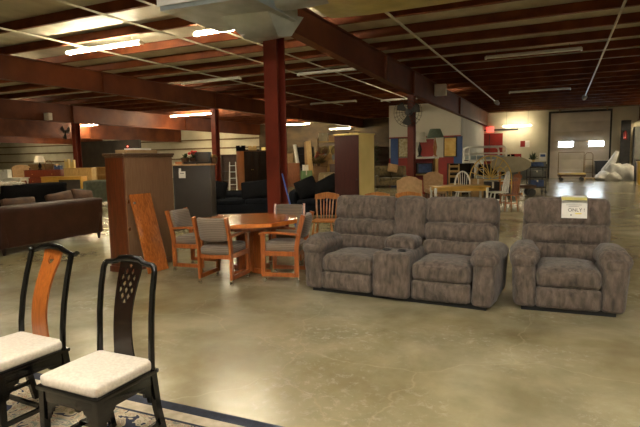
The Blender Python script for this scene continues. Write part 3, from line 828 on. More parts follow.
# ------------------------------------------------------------------ tall cabinet and the leaning panel
t = thing('tall_cabinet', 'tall mahogany cabinet with brown flat back beside the dining set', 'cabinet', (-5.585, 5.73, 0))
b = MB(); b.span((-.175, -.52, .07), (.16, .46, 1.635), .004); b.build('carcass', 'armoire', t)
b = MB(); b.span((.158, -.505, .09), (.178, .445, 1.625), .002); b.build('back_panel', 'backpanel', t)
b = MB(); b.span((-.19, -.535, 0), (.175, .475, .085), .006); b.build('plinth', 'armoire', t)
b = MB(); b.span((-.195, -.545, 1.635), (.195, .485, 1.67), .008); b.span((-.18, -.53, 1.61), (.188, .47, 1.635), .005); b.build('cornice', 'brownwood', t)
for z in (.62, 1.0):
    b = MB(); b.box((.183, -.485, z), (.012, .03, .05), .004); b.build('hinge', 'chrome', t)
t = thing('loose_door_panel', 'orange stained wooden door panel leaning on the tall cabinet', 'panel', (-5.11, 5.45, 0))
b = MB(); rot = roty(-14.2)
b.box((-.135 , 0, .55), (.022, .40, 1.13), .004, rot=rot); b.build('board', 'plank', t)
b = MB(); b.lathe([(.012, 0), (.02, .012), (.012, .024)], n=10); b.build('knob', 'chrome', t, loc=(-.225, -.165, .98), rot=(0, R(76), 0))
b = MB(); b.box((0, 0, .025), (.20, .62, .05), .004); o = b.build('flat_box', 'card', loc=(-5.60, 5.66, 1.67)); tag(o, 'flat cardboard box lying on top of the tall cabinet', 'box')
b = MB(); b.box((0, 0, .011), (.19, .34, .022), .003); o = b.build('flat_box', 'white', loc=(-5.60, 5.68, 1.72)); tag(o, 'thin pale box stacked on the flat cardboard box', 'box')

# ------------------------------------------------------------------ generic furniture
def cabinet(name, label, cat, loc, rz, w, d, h, body, front=None, doors=0, drawers=0, top=None, feet=True, group=None, open_=False, knob='brass'):
    t = thing(name, label, cat, loc, rz, group)
    front = front or body
    b = MB()
    if open_:
        b.span((-w / 2, -d / 2, 0), (-w / 2 + .03, d / 2, h)); b.span((w / 2 - .03, -d / 2, 0), (w / 2, d / 2, h)); b.span((-w / 2, d / 2 - .02, 0), (w / 2, d / 2, h))
        b.span((-w / 2, -d / 2, 0), (w / 2, d / 2, .06)); b.span((-w / 2, -d / 2, h - .03), (w / 2, d / 2, h))
    else:
        b.span((-w / 2, -d / 2 + .02, .06 if feet else 0), (w / 2, d / 2, h - .025), .004)
        if feet: b.span((-w / 2 + .02, -d / 2 + .05, 0), (w / 2 - .02, d / 2 - .02, .065))
    b.build('body', body, t)
    if open_:
        n = max(2, int(h / .4))
        for i in range(1, n):
            b = MB(); b.span((-w / 2 + .03, -d / 2 + .01, h * i / n), (w / 2 - .03, d / 2 - .02, h * i / n + .02)); b.build('shelf', body, t)
    else:
        b = MB(); b.span((-w / 2 - .02, -d / 2 - .01, h - .03), (w / 2 + .02, d / 2 + .01, h), .006); b.build('top', top or body, t)
    for i in range(doors):
        x0 = -w / 2 + .01 + (w - .02) * i / doors; x1 = -w / 2 + .01 + (w - .02) * (i + 1) / doors
        b = MB(); b.span((x0 + .006, -d / 2, .09), (x1 - .006, -d / 2 + .024, h - .05), .005); b.span((x0 + .07, -d / 2 - .008, .17), (x1 - .07, -d / 2 + .01, h - .13), .006)
        o = b.build('door', front, t)
        b = MB(); b.lathe([(.012, 0), (.02, .015), (.008, .03)], n=8); b.build('knob', knob, o, loc=((x1 - .04) if i % 2 == 0 else (x0 + .04), -d / 2 - .006, h * .52), rot=(R(90), 0, 0))
    for i in range(drawers):
        z0 = .09 + (h - .13) * i / drawers; z1 = .09 + (h - .13) * (i + 1) / drawers
        b = MB(); b.span((-w / 2 + .02, -d / 2 - .006, z0 + .008), (w / 2 - .02, -d / 2 + .02, z1 - .008), .006); o = b.build('drawer', front, t)
        for sx in (-1, 1):
            b = MB(); b.lathe([(.012, 0), (.02, .015), (.008, .03)], n=8); b.build('knob', knob, o, loc=(sx * w * .27, -d / 2 - .006, (z0 + z1) / 2), rot=(R(90), 0, 0))
    return t
def sofa(name, label, loc, rz, w, m, h=.85, d=.9, cushions=3, legm='darkwood', armw=.2, armh=.62, cat='sofa', group=None, slope=10):
    t = thing(name, label, cat, loc, rz, group)
    b = MB(); b.cushion((0, 0, .25), (w - .06, d - .08, .28), .04, (0, 0, 0), 6, wob=.003); b.build('base', m, t)
    b = MB(); b.cushion((0, d / 2 - .12, h * .5 + .06), (w - .02, .20, h - .12), .07, (0, .015, .01), 10, rot=rotx(-slope * .4), wob=.006); b.build('backrest', m, t)
    for sx in (-1, 1):
        b = MB(); b.cushion((sx * (w / 2 - armw / 2), -.02, armh / 2 + .05), (armw, d - .04, armh - .10), .075, (.01, .01, .015), 8, wob=.005, seed=sx); b.build('arm', m, t)
    iw = (w - 2 * armw) / cushions
    for i in range(cushions):
        x = -w / 2 + armw + iw * (i + .5)
        b = MB(); b.cushion((x, -.10, .43), (iw - .01, d - .28, .16), .05, (0, .01, .025), 8, wob=.005, seed=i); b.build('seat_cushion', m, t)
        b = MB(); b.cushion((x, d / 2 - .28, h * .72), (iw - .02, .18, h * .42), .07, (0, .03, .02), 8, rot=rotx(-12), wob=.008, seed=i + 4); b.build('back_cushion', m, t)
    for sx in (-1, 1):
        for sy in (-1, 1):
            b = MB(); b.lathe([(.022, 0), (.036, .08), (.04, .13)], (sx * (w / 2 - .10), sy * (d / 2 - .10), 0), 8); b.build('leg', legm, t)
    return t
def pillow(label, loc, m, w=.5, h=.42, t_=.16, rot=(0, 0, 0), group=None):
    b = MB(); b.cushion((0, 0, 0), (w, t_ * .55, h), .03, (0, t_ * .32, 0), 8, wob=.008, seed=int(w * 100) + int(abs(loc[0]) * 10))
    o = b.build('throw_pillow', m, loc=loc, rot=tuple(R(a) for a in rot)); tag(o, label, 'pillow', group); return o
def lamp(label, loc, h, sr0, sr1, sh, shade, base):
    t = thing('table_lamp', label, 'lamp', loc)
    hb = h - sh
    b = MB(); b.lathe([(.10, 0), (.10, .03), (.04, .06), (.06, hb * .3), (.085, hb * .5), (.05, hb * .75), (.02, hb * .9), (.012, hb + .05)], n=14); b.build('lamp_base', base, t)
    b = MB(); n = 24
    A = [[b.bm.verts.new((r * math.cos(2 * PI * k / n), r * math.sin(2 * PI * k / n), z)) for k in range(n)] for r, z in ((sr0, hb), (sr1, h), (sr1 - .01, h), (sr0 - .01, hb))]
    for i in range(4):
        P, Q = A[i], A[(i + 1) % 4]
        for k in range(n): b.bm.faces.new((P[k], P[(k + 1) % n], Q[(k + 1) % n], Q[k]))
    b.build('lamp_shade', shade, t)
    b = MB(); b.cyl((0, 0, hb), (0, 0, h + .03), .006, n=6); b.bar((-sr1, 0, h - .01), (sr1, 0, h - .01), .006, .006); b.build('harp', 'brass', t)
    return t
def boxthing(name, label, cat, loc, d, m, rz=0, bev=.005, group=None):
    t = thing(name, label, cat, loc, rz, group)
    b = MB(); b.span((-d[0] / 2, -d[1] / 2, 0), (d[0] / 2, d[1] / 2, d[2]), bev); b.build('carton', m, t)
    b = MB(); b.span((-.03, -d[1] / 2 - .002, d[2] * .72), (.03, -d[1] / 2 + .004, d[2])); b.span((-.03, -d[1] / 2, d[2] - .003), (.03, d[1] / 2, d[2] + .002)); b.build('tape', 'pipe', t)
    return t

# ---- left: leather sofa and what stands behind it
LS = sofa('leather_sofa', 'brown leather sofa seen from behind at the left', (-8.92, 6.46, 0), -88, 2.25, 'leather', h=.84, d=.95)
for i, (y, hgt, lab) in enumerate(((5.92, .80, 'long brown pillow slumped on the leather sofa back, left'), (6.75, .84, 'brown pillow on the leather sofa, in the middle of its back'), (7.25, .86, 'brown pillow at the right end of the leather sofa back'))):
    pillow(lab, (-8.70, y, hgt), 'pillowbrown', .62 - .06 * i, .30, .18, (18, [0, 6, -8][i], -88), 'pillows on the leather sofa')
sofa('black_couch', 'black fuzzy couch behind the leather sofa', (-16.0, 11.25, 0), -90, 2.3, 'blackcloth', h=.90)
b = MB(); b.cushion((0, 0, 0), (.30, .95, .10), .04, (0, 0, .02), 8, wob=.03, wscale=9); o = b.build('folded_blanket', 'lace', loc=(-15.72, 10.4, .93)); tag(o, 'pale folded blanket lying along the black couch back', 'blanket')
sofa('sage_sofa', 'sage green sofa between the black couch and tall cabinet', (-15.35, 13.75, 0), -90, 2.3, 'sage', h=.92)
cabinet('low_dresser', 'red stained dresser carrying a white shaded lamp', 'dresser', (-23.9, 17.75, 0), 25, 1.85, .5, 1.23, 'redwood', drawers=3)
lamp('white shaded table lamp on the red dresser far left', (-24.05, 17.62, 1.23), .70, .27, .17, .33, 'shade', 'darkwood')
t = thing('wicker_basket', 'brown wicker basket on the red dresser right of the lamp', 'basket', (-23.62, 17.80, 1.23))
b = MB(); b.lathe([(.18, 0), (.24, .26), (.25, .30), (.23, .30), (.17, .03)], n=14); b.build('bowl', 'wicker', t)
b = MB(); b.sweep([(.24 * math.cos(a), 0, .28 + .2 * math.sin(a)) for a in [PI * k / 10 for k in range(11)]], .015, n=6, up=(0, 1, 0)); b.build('handle', 'wicker', t)
boxthing('storage_box', 'dark blue box at the right end of the red dresser', 'box', (-23.20, 18.02, 1.23), (.30, .3, .20), 'bluetarp', 25)
cabinet('pine_cabinet', 'pale pine cabinet right of the red dresser', 'cabinet', (-21.45, 17.85, 0), 25, 1.35, .5, 1.30, 'pine', doors=2)
boxthing('storage_box', 'yellow upright box on the pine cabinet, left one', 'box', (-21.95, 17.55, 1.30), (.18, .2, .44), 'creamlam', 25)
boxthing('storage_box', 'yellow upright box on the pine cabinet, right one', 'box', (-21.70, 17.67, 1.30), (.18, .2, .40), 'creamlam', 25)
cabinet('open_hutch', 'pale open hutch left of the tall mahogany cabinet', 'cabinet', (-22.1, 19.75, 0), 25, .72, .45, 1.30, 'pine', open_=True)
t = cabinet('writing_desk', 'honey coloured desk with grey front behind the sage sofa', 'desk', (-20.4, 16.1, 0), 25, 1.8, .6, .95, 'yellowtop', front='greypanel', drawers=0)
b = MB(); b.span((-.1, -.31, .1), (.85, -.27, .80), .006); b.build('front_panel', 'gunmetal', t)
t = thing('headboard', 'tan arched headboard standing far left behind the white table', 'headboard', (-25.95, 17.9, 0), 25)
b = MB(); b.yplate([(-.5, .3), (.5, .3), (.5, 1.30)] + [(.5 * math.cos(a), 1.30 + .19 * math.sin(a)) for a in [PI * k / 10 for k in range(1, 10)]] + [(-.5, 1.30)], -.03, .03); b.build('panel', 'tan', t)
for sx in (-1, 1):
    b = MB(); b.span((sx * .48 - .03, -.035, 0), (sx * .48 + .03, .035, 1.32)); b.build('post', 'brownwood', t)
def plain_table(label, loc, rz, w, d, h, top, legm, name='dining_table', round_=False):
    t = thing(name, label, 'table', loc, rz)
    b = MB(); b.box((0, 0, h - .018), (w, d, .036), .008); b.build('tabletop', top, t)
    b = MB()
    for sy in (-1, 1): b.box((0, sy * (d / 2 - .07), h - .085), (w - .16, .02, .09))
    for sx in (-1, 1): b.box((sx * (w / 2 - .07), 0, h - .085), (.02, d - .16, .09))
    b.build('apron', top, t)
    for sx in (-1, 1):
        for sy in (-1, 1):
            b = MB(); b.lathe([(.022, 0), (.03, .12), (.022, .16), (.038, .35), (.028, h - .2), (.04, h - .16), (.04, h - .04)], (sx * (w / 2 - .07), sy * (d / 2 - .07), 0), 10); b.build('leg', legm, t)
    return t
plain_table('white painted table at the far left edge', (-21.7, 14.45, 0), 25, 1.3, .7, .95, 'white', 'white', 'side_table')
boxthing('storage_box', 'white box on the white table at the left edge', 'box', (-21.85, 14.35, .95), (.36, .3, .36), 'white', 25)
b = MB(); b.lathe([(.05, 0), (.20, .05), (.27, .18), (.22, .32), (.06, .38), (.03, .45)], n=16); o = b.build('pumpkin_ornament', 'orange', loc=(-25.4, 24.4, 1.6)); tag(o, 'orange pumpkin ornament in the dark corner above the tall cabinet', 'ornament')
cabinet('storage_cabinet', 'dark cabinet in the gloom under the orange pumpkin', 'cabinet', (-25.4, 24.5, 0), 25, 1.6, .5, 1.6, 'darkwood', doors=2)

# ---- slate cabinet with ornaments
t = thing('slate_cabinet', 'dark grey flat sided cabinet right of the mahogany cabinet', 'cabinet', (-7.60, 9.48, 0), 25)
b = MB(); b.span((-.44, -.28, .04), (.38, .28, 1.44), .004); b.build('body', 'gunmetal', t)
b = MB(); b.span((-.46, -.30, 1.44), (.40, .30, 1.475), .005); b.build('top', 'tan', t)
b = MB(); b.span((-.455, -.295, 0), (-.43, .29, 1.44), .004); b.build('edge_strip', 'blackmetal', t)
b = MB(); b.span((-.42, -.26, 0), (.36, .26, .05)); b.build('plinth', 'blackmetal', t)
t = thing('paper_notice', 'small white notice taped to the dark grey cabinet', 'notice', (-7.705, 9.113, 1.16), 25)
b = MB(); b.box((0, 0, .08), (.15, .004, .15)); b.box((-.045, 0, .19), (.05, .004, .07)); b.build('sheet', 'paper', t)
b = MB(); b.box((.0, -.003, .11), (.09, .002, .012)); b.build('print', 'ink', t)
t = thing('television', 'small black television on the dark grey cabinet', 'television', (-7.42, 9.54, 1.475), 25)
b = MB(); b.box((0, 0, .14), (.34, .20, .26), .012); b.build('casing', 'blackmetal', t)
b = MB(); b.box((0, -.10, .145), (.27, .012, .19), .01); b.build('screen', 'gunmetal', t)
def plant(label, loc, r, h, n, m, pot='brownwood', name='potted_plant', blob=None, seed=1):
    t = thing(name, label, 'plant', loc)
    b = MB(); b.lathe([(.07, 0), (.10, .14), (.09, .14), (.085, .11)], n=12); b.build('pot', pot, t)
    rnd = random.Random(seed); b = MB()
    for k in range(n):
        a = rnd.uniform(0, 2 * PI); e = rnd.uniform(.2, 1.25); L = rnd.uniform(.5, 1) * h
        d = Vector((math.cos(a) * math.cos(e) * r / h * 1.6, math.sin(a) * math.cos(e) * r / h * 1.6, math.sin(e)))
        p0 = Vector((0, 0, .12)); p1 = p0 + d * L * .55; p2 = p0 + d * L + Vector((0, 0, -.12 * L))
        w = .016 + .02 * rnd.random()
        s = d.cross(Vector((0, 0, 1))).normalized()
        b.raw([p0 - s * w * .3, p0 + s * w * .3, p1 + s * w, p2, p1 - s * w], [(0, 1, 2, 3, 4)])
    b.build('foliage', m, t)
    if blob:
        b = MB()
        for k in range(9):
            a = rnd.uniform(0, 2 * PI); q = rnd.uniform(0, r * .8); z = .12 + h * rnd.uniform(.45, .9)
            b.cushion((q * math.cos(a), q * math.sin(a), z), (.07, .07, .06), .03, (0, 0, 0), 4, wob=.01, seed=k)
        b.build('flowers', blob, t)
    return t
plant('red flowers in a dark pot left of the small television', (-7.66, 9.48, 1.475), .12, .22, 26, 'leaf', blob='redflower', name='flower_arrangement', seed=3)
plant('small leafy plant at the left end of the dark grey cabinet', (-7.84, 9.40, 1.475), .11, .20, 40, 'leaf', seed=5)
plant('low dried grass pot at the right end of the dark grey cabinet', (-7.28, 9.72, 1.475), .11, .14, 50, 'drygrass', seed=8)
b = MB(); b.box((0, 0, .03), (.28, .2, .06), .005); o = b.build('record_box', 'darkwood', loc=(-7.60, 9.30, 1.475), rot=(0, 0, R(25))); tag(o, 'thin dark box lying at the front of the grey cabinet top', 'box')

# ---- middle: tall cabinet, black sofas, pile of goods
cabinet('wide_wardrobe', 'wide dark fronted wardrobe with orange side left of the tall column', 'wardrobe', (-14.35, 22.75, 0), 62, 1.8, .80, 2.02, 'cabside', front='darkwood', doors=4, top='darkwood')
boxthing('storage_box', 'black box on the wide wardrobe at its left end', 'box', (-14.85, 22.15, 2.02), (.46, .3, .26), 'blackcloth', 30)
boxthing('storage_box', 'tan wooden box on the wide wardrobe beside the black box', 'box', (-14.4, 22.55, 2.02), (.42, .3, .24), 'pine', 30)
boxthing('storage_box', 'pale flat box at the right end of the wide wardrobe top', 'box', (-13.85, 23.3, 2.02), (.7, .4, .16), 'creamlam', 60)
cabinet('bookcase', 'brown open bookcase left of the wide wardrobe', 'bookcase', (-16.05, 22.8, 0), 30, .85, .4, 1.85, 'brownwood', open_=True)
t = thing('step_ladder', 'white step ladder between the bookcase and wide wardrobe', 'ladder', (-15.35, 22.1, 0), 30)
for sx in (-1, 1):
    b = MB(); b.bar((sx * .2, -.3, 0), (sx * .15, 0, 1.45), .04, .03); b.build('rail', 'white', t)
    b = MB(); b.bar((sx * .2, .3, 0), (sx * .15, 0, 1.45), .03, .03); b.build('rear_rail', 'white', t)
for k in range(4):
    b = MB(); z = .3 + k * .32; b.box((0, -.3 * (1 - z / 1.45), z), (.36, .10, .03)); b.build('step', 'white', t)
S1 = sofa('black_sofa', 'black sofa left of the tall red column, behind the dining set', (-7.75, 11.75, 0), 27, 1.95, 'navycloth', h=.70, cushions=2, armh=.58)
sofa('black_sofa', 'black sofa right of the tall red column, behind the dining set', (-5.55, 12.05, 0), 22, 1.75, 'navycloth', h=.72, cushions=2, armh=.74)
pillow('black pillow at the left end of the left black sofa', (-8.40, 11.24, .76), 'blackcloth', .62, .50, .2, (-18, 8, 27))
pillow('black pillow with pale trim on the left black sofa by the column', (-7.37, 11.68, .75), 'blackcloth', .80, .48, .2, (-18, -6, 27))
pillow('black pillow tilted on the right black sofa, nearest the column', (-5.92, 11.78, .80), 'blackcloth', .56, .50, .2, (-18, -22, 22))
pillow('large black pillow leaning across the right black sofa', (-5.42, 11.92, .80), 'blackcloth', .74, .50, .2, (-18, -28, 22))
pillow('patterned grey pillow at the right end of the right black sofa', (-5.02, 12.2, .80), 'lace', .40, .36, .16, (-14, 20, 22))
t = thing('broom', 'blue handled broom leaning on the tall red column', 'broom', (-3.88, 7.72, 0))
b = MB(); b.cyl((-.14, -.03, .16), (-.52, .10, 1.30), .013, n=8); b.build('handle', 'bluehandle', t)
b = MB(); b.hexa([(-.28, -.05, 0), (.04, -.05, 0), (.04, 0, 0), (-.28, 0, 0), (-.22, -.045, .17), (-.06, -.045, .17), (-.06, -.01, .17), (-.22, -.01, .17)]); b.build('bristles', 'drygrass', t)
sofa('beige_armchair', 'beige plush armchair just left of the maroon wardrobe', (-7.05, 15.95, 0), 22, .95, 'beigeplush', h=1.06, cushions=1, cat='armchair')
cabinet('tall_wardrobe', 'tall maroon wardrobe with cream side behind the loveseat', 'wardrobe', (-4.17, 10.72, 0), -14, .66, .60, 2.08, 'creamlam', front='maroon', doors=1, top='creamlam', knob='darkmetal')
b = MB(); b.span((-.325, -.306, .09), (.325, -.29, 2.04), .003); b.build('front_face', 'maroon', [o for o in COL.objects if o.name.startswith('tall_wardrobe')][0])

cabinet('small_cabinet', 'orange wooden cabinet at the left of the stored goods', 'cabinet', (-13.4, 25.1, 0), 27, .72, .5, 1.33, 'cabside', doors=1)
boxthing('storage_bin', 'green plastic bin between the orange cabinet and wicker hamper', 'bin', (-12.72, 25.35, 0), (.64, .5, .90), 'green', 27)
boxthing('storage_box', 'white box on the green plastic bin', 'box', (-12.75, 25.3, .90), (.34, .3, .32), 'white', 27)
t = thing('wicker_hamper', 'brown wicker hamper right of the green plastic bin', 'hamper', (-12.05, 25.75, 0), 27)
b = MB(); b.span((-.36, -.28, 0), (.36, .28, 1.05), .03); b.build('body', 'wicker', t)
b = MB(); b.span((-.38, -.30, 1.05), (.38, .30, 1.13), .02); b.build('lid', 'wicker', t)
plant('dried flowers and grasses standing on the wicker hamper', (-12.1, 25.65, 1.13), .5, .75, 90, 'drygrass', blob='redflower', name='dried_arrangement', seed=12)
for i, (x, y, z0, dx, L, m_, lab) in enumerate(((-13.1, 25.45, .0, -.5, 2.35, 'paper', 'white cardboard tube leaning over the orange cabinet'), (-12.62, 25.85, 0, -.35, 2.55, 'pine', 'yellow wooden board leaning behind the green bin'), (-12.95, 25.95, 0, -.15, 2.5, 'card', 'brown cardboard panel leaning behind the stored goods'))):
    b = MB()
    if i == 0: b.cyl((0, 0, 0), (dx, .25, L), .10, n=12)
    else: b.bar((0, 0, 0.0), (dx, .3, L), .32, .03, up=(0, 1, 0))
    o = b.build(['cardboard_tube', 'wooden_board', 'cardboard_sheet'][i], m_, loc=(x, y, z0)); tag(o, lab, ['tube', 'board', 'panel'][i])
t = thing('storage_rack', 'tall storage rack of crates behind the wicker hamper', 'shelf', (-11.9, 28.0, 0), 22)
for sx in (-1, 1):
    for sy in (-1, 1):
        b = MB(); b.span((sx * 1.2 - .03, sy * .35 - .03, 0), (sx * 1.2 + .03, sy * .35 + .03, 2.75)); b.build('upright', 'rust', t)
for z in (.25, 1.0, 1.75, 2.5):
    b = MB(); b.span((-1.22, -.36, z), (1.22, .36, z + .05)); b.build('shelf', 'pine', t)
cols = ['card', 'tan', 'pine', 'wicker', 'brownwood', 'creamlam', 'greytop']
cn = ['brown', 'tan', 'pine', 'wicker', 'walnut', 'cream', 'grey']
pos = ['lower', 'middle', 'upper', 'top']
hp = ['left', 'centre left', 'centre right', 'right']
for r_, z in enumerate((1.05, 1.80, 2.55)):
    for c_ in range(4):
        k = (r_ * 3 + c_ * 2) % 7
        v = rotz(22) @ Vector((-.9 + c_ * .6, 0, 0))
        boxthing('storage_crate', '%s crate on the %s shelf of the storage rack, %s' % (cn[k], pos[r_ + 1], hp[c_]), 'crate', (-11.9 + v.x, 28.0 + v.y, z), (.5, .5, .36 + .06 * ((r_ + c_) % 3)), cols[k], 22, group='crates on the storage rack')
for i in range(3):
    t = thing('hanging_wreath', 'dried wreath hung on the storage rack, %s of three' % ['leftmost', 'middle one', 'rightmost'][i], 'wreath', (-12.35 + i * .55, 27.05 + i * .22, 1.98), 22, 'wreaths on the storage rack')
    b = MB(); b.sweep([(.22 * math.cos(2 * PI * k / 20), 0, .22 * math.sin(2 * PI * k / 20)) for k in range(20)], .05, n=6, closed=True, up=(0, 1, 0)); b.build('ring', 'drygrass', t)
    b = MB(); b.cushion((0, -.05, -.2), (.2, .06, .1), .03, (0, 0, 0), 4, wob=.02); b.build('bow', 'lace', t)
# far goods left of centre, along the back
for i, (x, y, w, h, m_, nm, lab) in enumerate(((-18.6, 24.0, 1.0, 1.45, 'brownwood', 'storage_cabinet', 'brown cabinet in the gap right of the slim red column'),
        (-10.2, 24.6, 1.4, 1.25, 'brownwood', 'storage_cabinet', 'walnut cabinet behind the beige armchair'),
        (-29.0, 22.6, 1.6, 1.2, 'brownwood', 'storage_cabinet', 'brown cabinet below the small far fan'),
        (-33.0, 24.5, 2.0, 1.5, 'tan', 'storage_cabinet', 'tan cabinet at the far left behind the headboard'))):
    cabinet(nm, lab, 'cabinet', (x, y, 0), 25, w, .5, h, m_, doors=2)

for i, (x, y, w, h, m_, lab, kw) in enumerate((
        (-17.6, 27.2, 1.3, 2.2, 'brownwood', 'tall walnut hutch seen just left of the tall red column', dict(open_=True)),
        (-15.9, 28.6, 1.2, 1.9, 'tan', 'tan cabinet behind the wide dark fronted wardrobe', dict(doors=2)),
        (-14.6, 29.0, 1.1, 2.3, 'darkwood', 'dark hutch right of the tall red column at the back', dict(open_=True)),
        (-13.4, 29.2, 1.0, 2.0, 'pine', 'pine hutch behind the leaning boards', dict(open_=True)),
        (-20.4, 28.2, 1.6, 1.7, 'brownwood', 'brown sideboard below the lit light left of the slim red column', dict(drawers=3)),
        (-22.6, 27.3, 1.5, 1.5, 'cabside', 'orange brown sideboard behind the small black television', dict(doors=2)),
        (-9.9, 30.0, 1.3, 2.2, 'brownwood', 'brown hutch behind the artificial tree', dict(open_=True)))):
    cabinet('storage_hutch', lab, 'cabinet', (x, y, 0), 25, w, .5, h, m_, **kw)
for i, (x, y, m_, nm) in enumerate(((-16.2, 31.5, 'beigeplush', 'beige'), (-14.2, 32.2, 'bluegrey', 'blue grey'), (-11.6, 32.4, 'lace', 'pale quilted'))):
    b = MB(); b.cushion((0, 0, 1.0), (1.4, .25, 1.98), .06, (0, .02, 0), 8, rot=rotx(-4), wob=.01, seed=i); o = b.build('mattress', m_, loc=(x, y, -.005), rot=(0, 0, R(15))); tag(o, '%s mattress standing on end before the back wall' % nm, 'mattress')

# ---- behind the loveseat: oak chairs, tan chairs, tables
def spindle_chair(label, loc, rz, m, name='spindle_chair', h=.92, hoop=False, group=None):
    t = thing(name, label, 'chair', loc, rz, group)
    b = MB(); b.cushion((0, 0, .435), (.43, .42, .04), .018, (0, 0, 0), 6, wob=0); b.build('seat', m, t)
    for sx in (-1, 1):
        for sy in (-1, 1):
            b = MB(); b.sweep([(sx * .15, sy * .14, .42), (sx * .175, sy * .165, .25), (sx * .20, sy * .19, 0)], [.016, .022, .014], n=8); b.build('leg', m, t)
    b = MB(); b.bar((-.18, -.165, .2), (-.18, .165, .2), .02, .02); b.bar((.18, -.165, .2), (.18, .165, .2), .02, .02); b.bar((-.18, 0, .2), (.18, 0, .2), .02, .02); b.build('stretcher', m, t)
    if hoop:
        b = MB(); b.sweep([(.20 * math.cos(a) * (1.0 if math.sin(a) > .3 else 1.0), .18 + .08 * math.sin(a), .45 + (h - .45) * math.sin(a) ** .8) for a in [PI * k / 16 for k in range(17)]], .022, n=8, up=(0, 1, 0)); b.build('hoop', m, t)
        for k in range(5):
            x = -.12 + .06 * k; a = math.acos(max(-1, min(1, x / .2)))
            b = MB(); b.cyl((x * .7, .175, .45), (x, .18 + .08 * math.sin(a), .45 + (h - .45) * math.sin(a) ** .8), .008, n=6); b.build('spindle', m, t)
    else:
        for sx in (-1, 1):
            b = MB(); b.sweep([(sx * .17, .17, .44), (sx * .19, .21, .68), (sx * .205, .26, h - .04)], [.015, .02, .014], n=8, up=(0, 1, 0)); b.build('back_post', m, t)
        for k in range(5):
            x = -.11 + .055 * k
            b = MB(); b.sweep([(x * .9, .175, .44), (x, .21, .64), (x * 1.1, .255, h - .08)], [.008, .014, .008], n=6, up=(0, 1, 0)); b.build('spindle', m, t)
        b = MB()
        b.prism([(-.235, h - .11), (-.12, h - .12), (0, h - .10), (.12, h - .12), (.235, h - .11), (.225, h - .03), (.12, h - .005), (0, h + .012), (-.12, h - .005), (-.225, h - .03)],
                lambda p: (p[0], .245 + .03 * (1 - (p[0] / .24) ** 2), p[1]), lambda p: (p[0], .270 + .03 * (1 - (p[0] / .24) ** 2), p[1])); b.build('crest_rail', m, t)
    return t
OG = 'oak spindle chairs behind the loveseat'
oc = spindle_chair('golden oak spindle chair showing left of the loveseat', (-3.82, 8.30, 0), 12, 'oak', h=.92, group=OG)
dup(oc, (-2.92, 8.55, 0), 15, 'golden oak chair behind the left back of the loveseat')
dup(oc, (-2.38, 8.80, 0), 22, 'golden oak chair behind the middle of the loveseat')
def camel_chair(label, loc, rz):
    t = thing('upholstered_chair', label, 'chair', loc, rz, 'tan upholstered dining chairs')
    pts = [(-.31, .40), (.31, .40), (.325, .95), (.25, .97), (.16, 1.03), (.0, 1.06), (-.16, 1.03), (-.25, .97), (-.325, .95)]
    b = MB(); b.prism(pts, lambda p: (p[0], .20 + .18 * (p[1] - .4), p[1]), lambda p: (p[0], .29 + .18 * (p[1] - .4), p[1])); b.build('backrest', 'tan', t)
    b = MB(); b.cushion((0, -.02, .43), (.60, .54, .14), .05, (0, 0, .02), 8, wob=.003); b.build('seat', 'tan', t)
    for sx in (-1, 1):
        for sy in (-1, 1):
            b = MB(); b.bar((sx * .25, sy * .22, .38), (sx * .26, sy * .24, 0), .045, .045, up=(0, 1, 0)); b.build('leg', 'brownwood', t)
    return t
cc = camel_chair('tan curved back chair nearest behind the loveseat centre', (-3.36, 12.55, 0), 24)
dup(cc, (-3.66, 16.6, 0), 24, 'tan curved back chair farther back, right of the first')
plain_table('honey topped table with white legs behind the loveseat right back', (-2.50, 14.25, 0), 22, 1.5, .85, .75, 'yellowtop', 'white')
wc = spindle_chair('white hoop back chair behind the honey topped table', (-2.72, 16.45, 0), 20, 'white', 'windsor_chair', 1.03, True, 'hoop back chairs by the honey table')
wc.scale = (1.25, 1.1, 1.03)
dup(wc, (-1.66, 16.2, 0), -68, 'white hoop back chair seen edge-on right of the honey table')
spindle_chair('brown wooden spindle chair seen edge-on left of the recliner', (-1.30, 15.35, 0), -60, 'cabside', 'spindle_chair', 1.02)
boxthing('storage_box', 'tan cardboard box beneath the brass headboard', 'box', (-2.3, 16.3, 0), (.34, .3, .85), 'card', 20)
boxthing('storage_box', 'dark box right of the tan cardboard box', 'box', (-1.98, 17.2, 0), (.42, .4, .72), 'darkwood', 20)
sofa('olive_loveseat', 'dark olive loveseat right of the cream sided wardrobe', (-7.9, 25.5, 0), 22, 1.65, 'olive', h=1.10, cushions=2)
pillow('tan pillow on the dark olive loveseat', (-7.75, 25.3, 1.0), 'tan', .5, .42, .18, (-16, 10, 22))
# artificial tree
t = thing('artificial_tree', 'dark artificial tree between the wardrobe and office front', 'plant', (-9.4, 27.0, 0))
b = MB(); b.lathe([(.18, 0), (.24, .35), (.22, .35), (.2, .3)], n=12); b.build('pot', 'wicker', t)
b = MB(); b.sweep([(0, 0, .3), (.03, 0, .9), (-.02, .02, 1.6)], [.03, .025, .015], n=6); b.build('trunk', 'brownwood', t)
rnd = random.Random(5); b = MB()
for k in range(420):
    v = Vector((rnd.gauss(0, 1), rnd.gauss(0, 1), rnd.gauss(0, 1))).normalized() * rnd.uniform(.2, 1)
    c = Vector((v.x * .5, v.y * .5, 1.75 + v.z * .75)); a = Vector((rnd.uniform(-1, 1), rnd.uniform(-1, 1), rnd.uniform(-1, .4))).normalized(); s_ = a.cross(Vector((.3, .2, 1))).normalized()
    b.raw([c - s_ * .03, c + a * .08, c + s_ * .03, c - a * .06], [(0, 1, 2, 3)])
b.build('foliage', 'leaf', t)
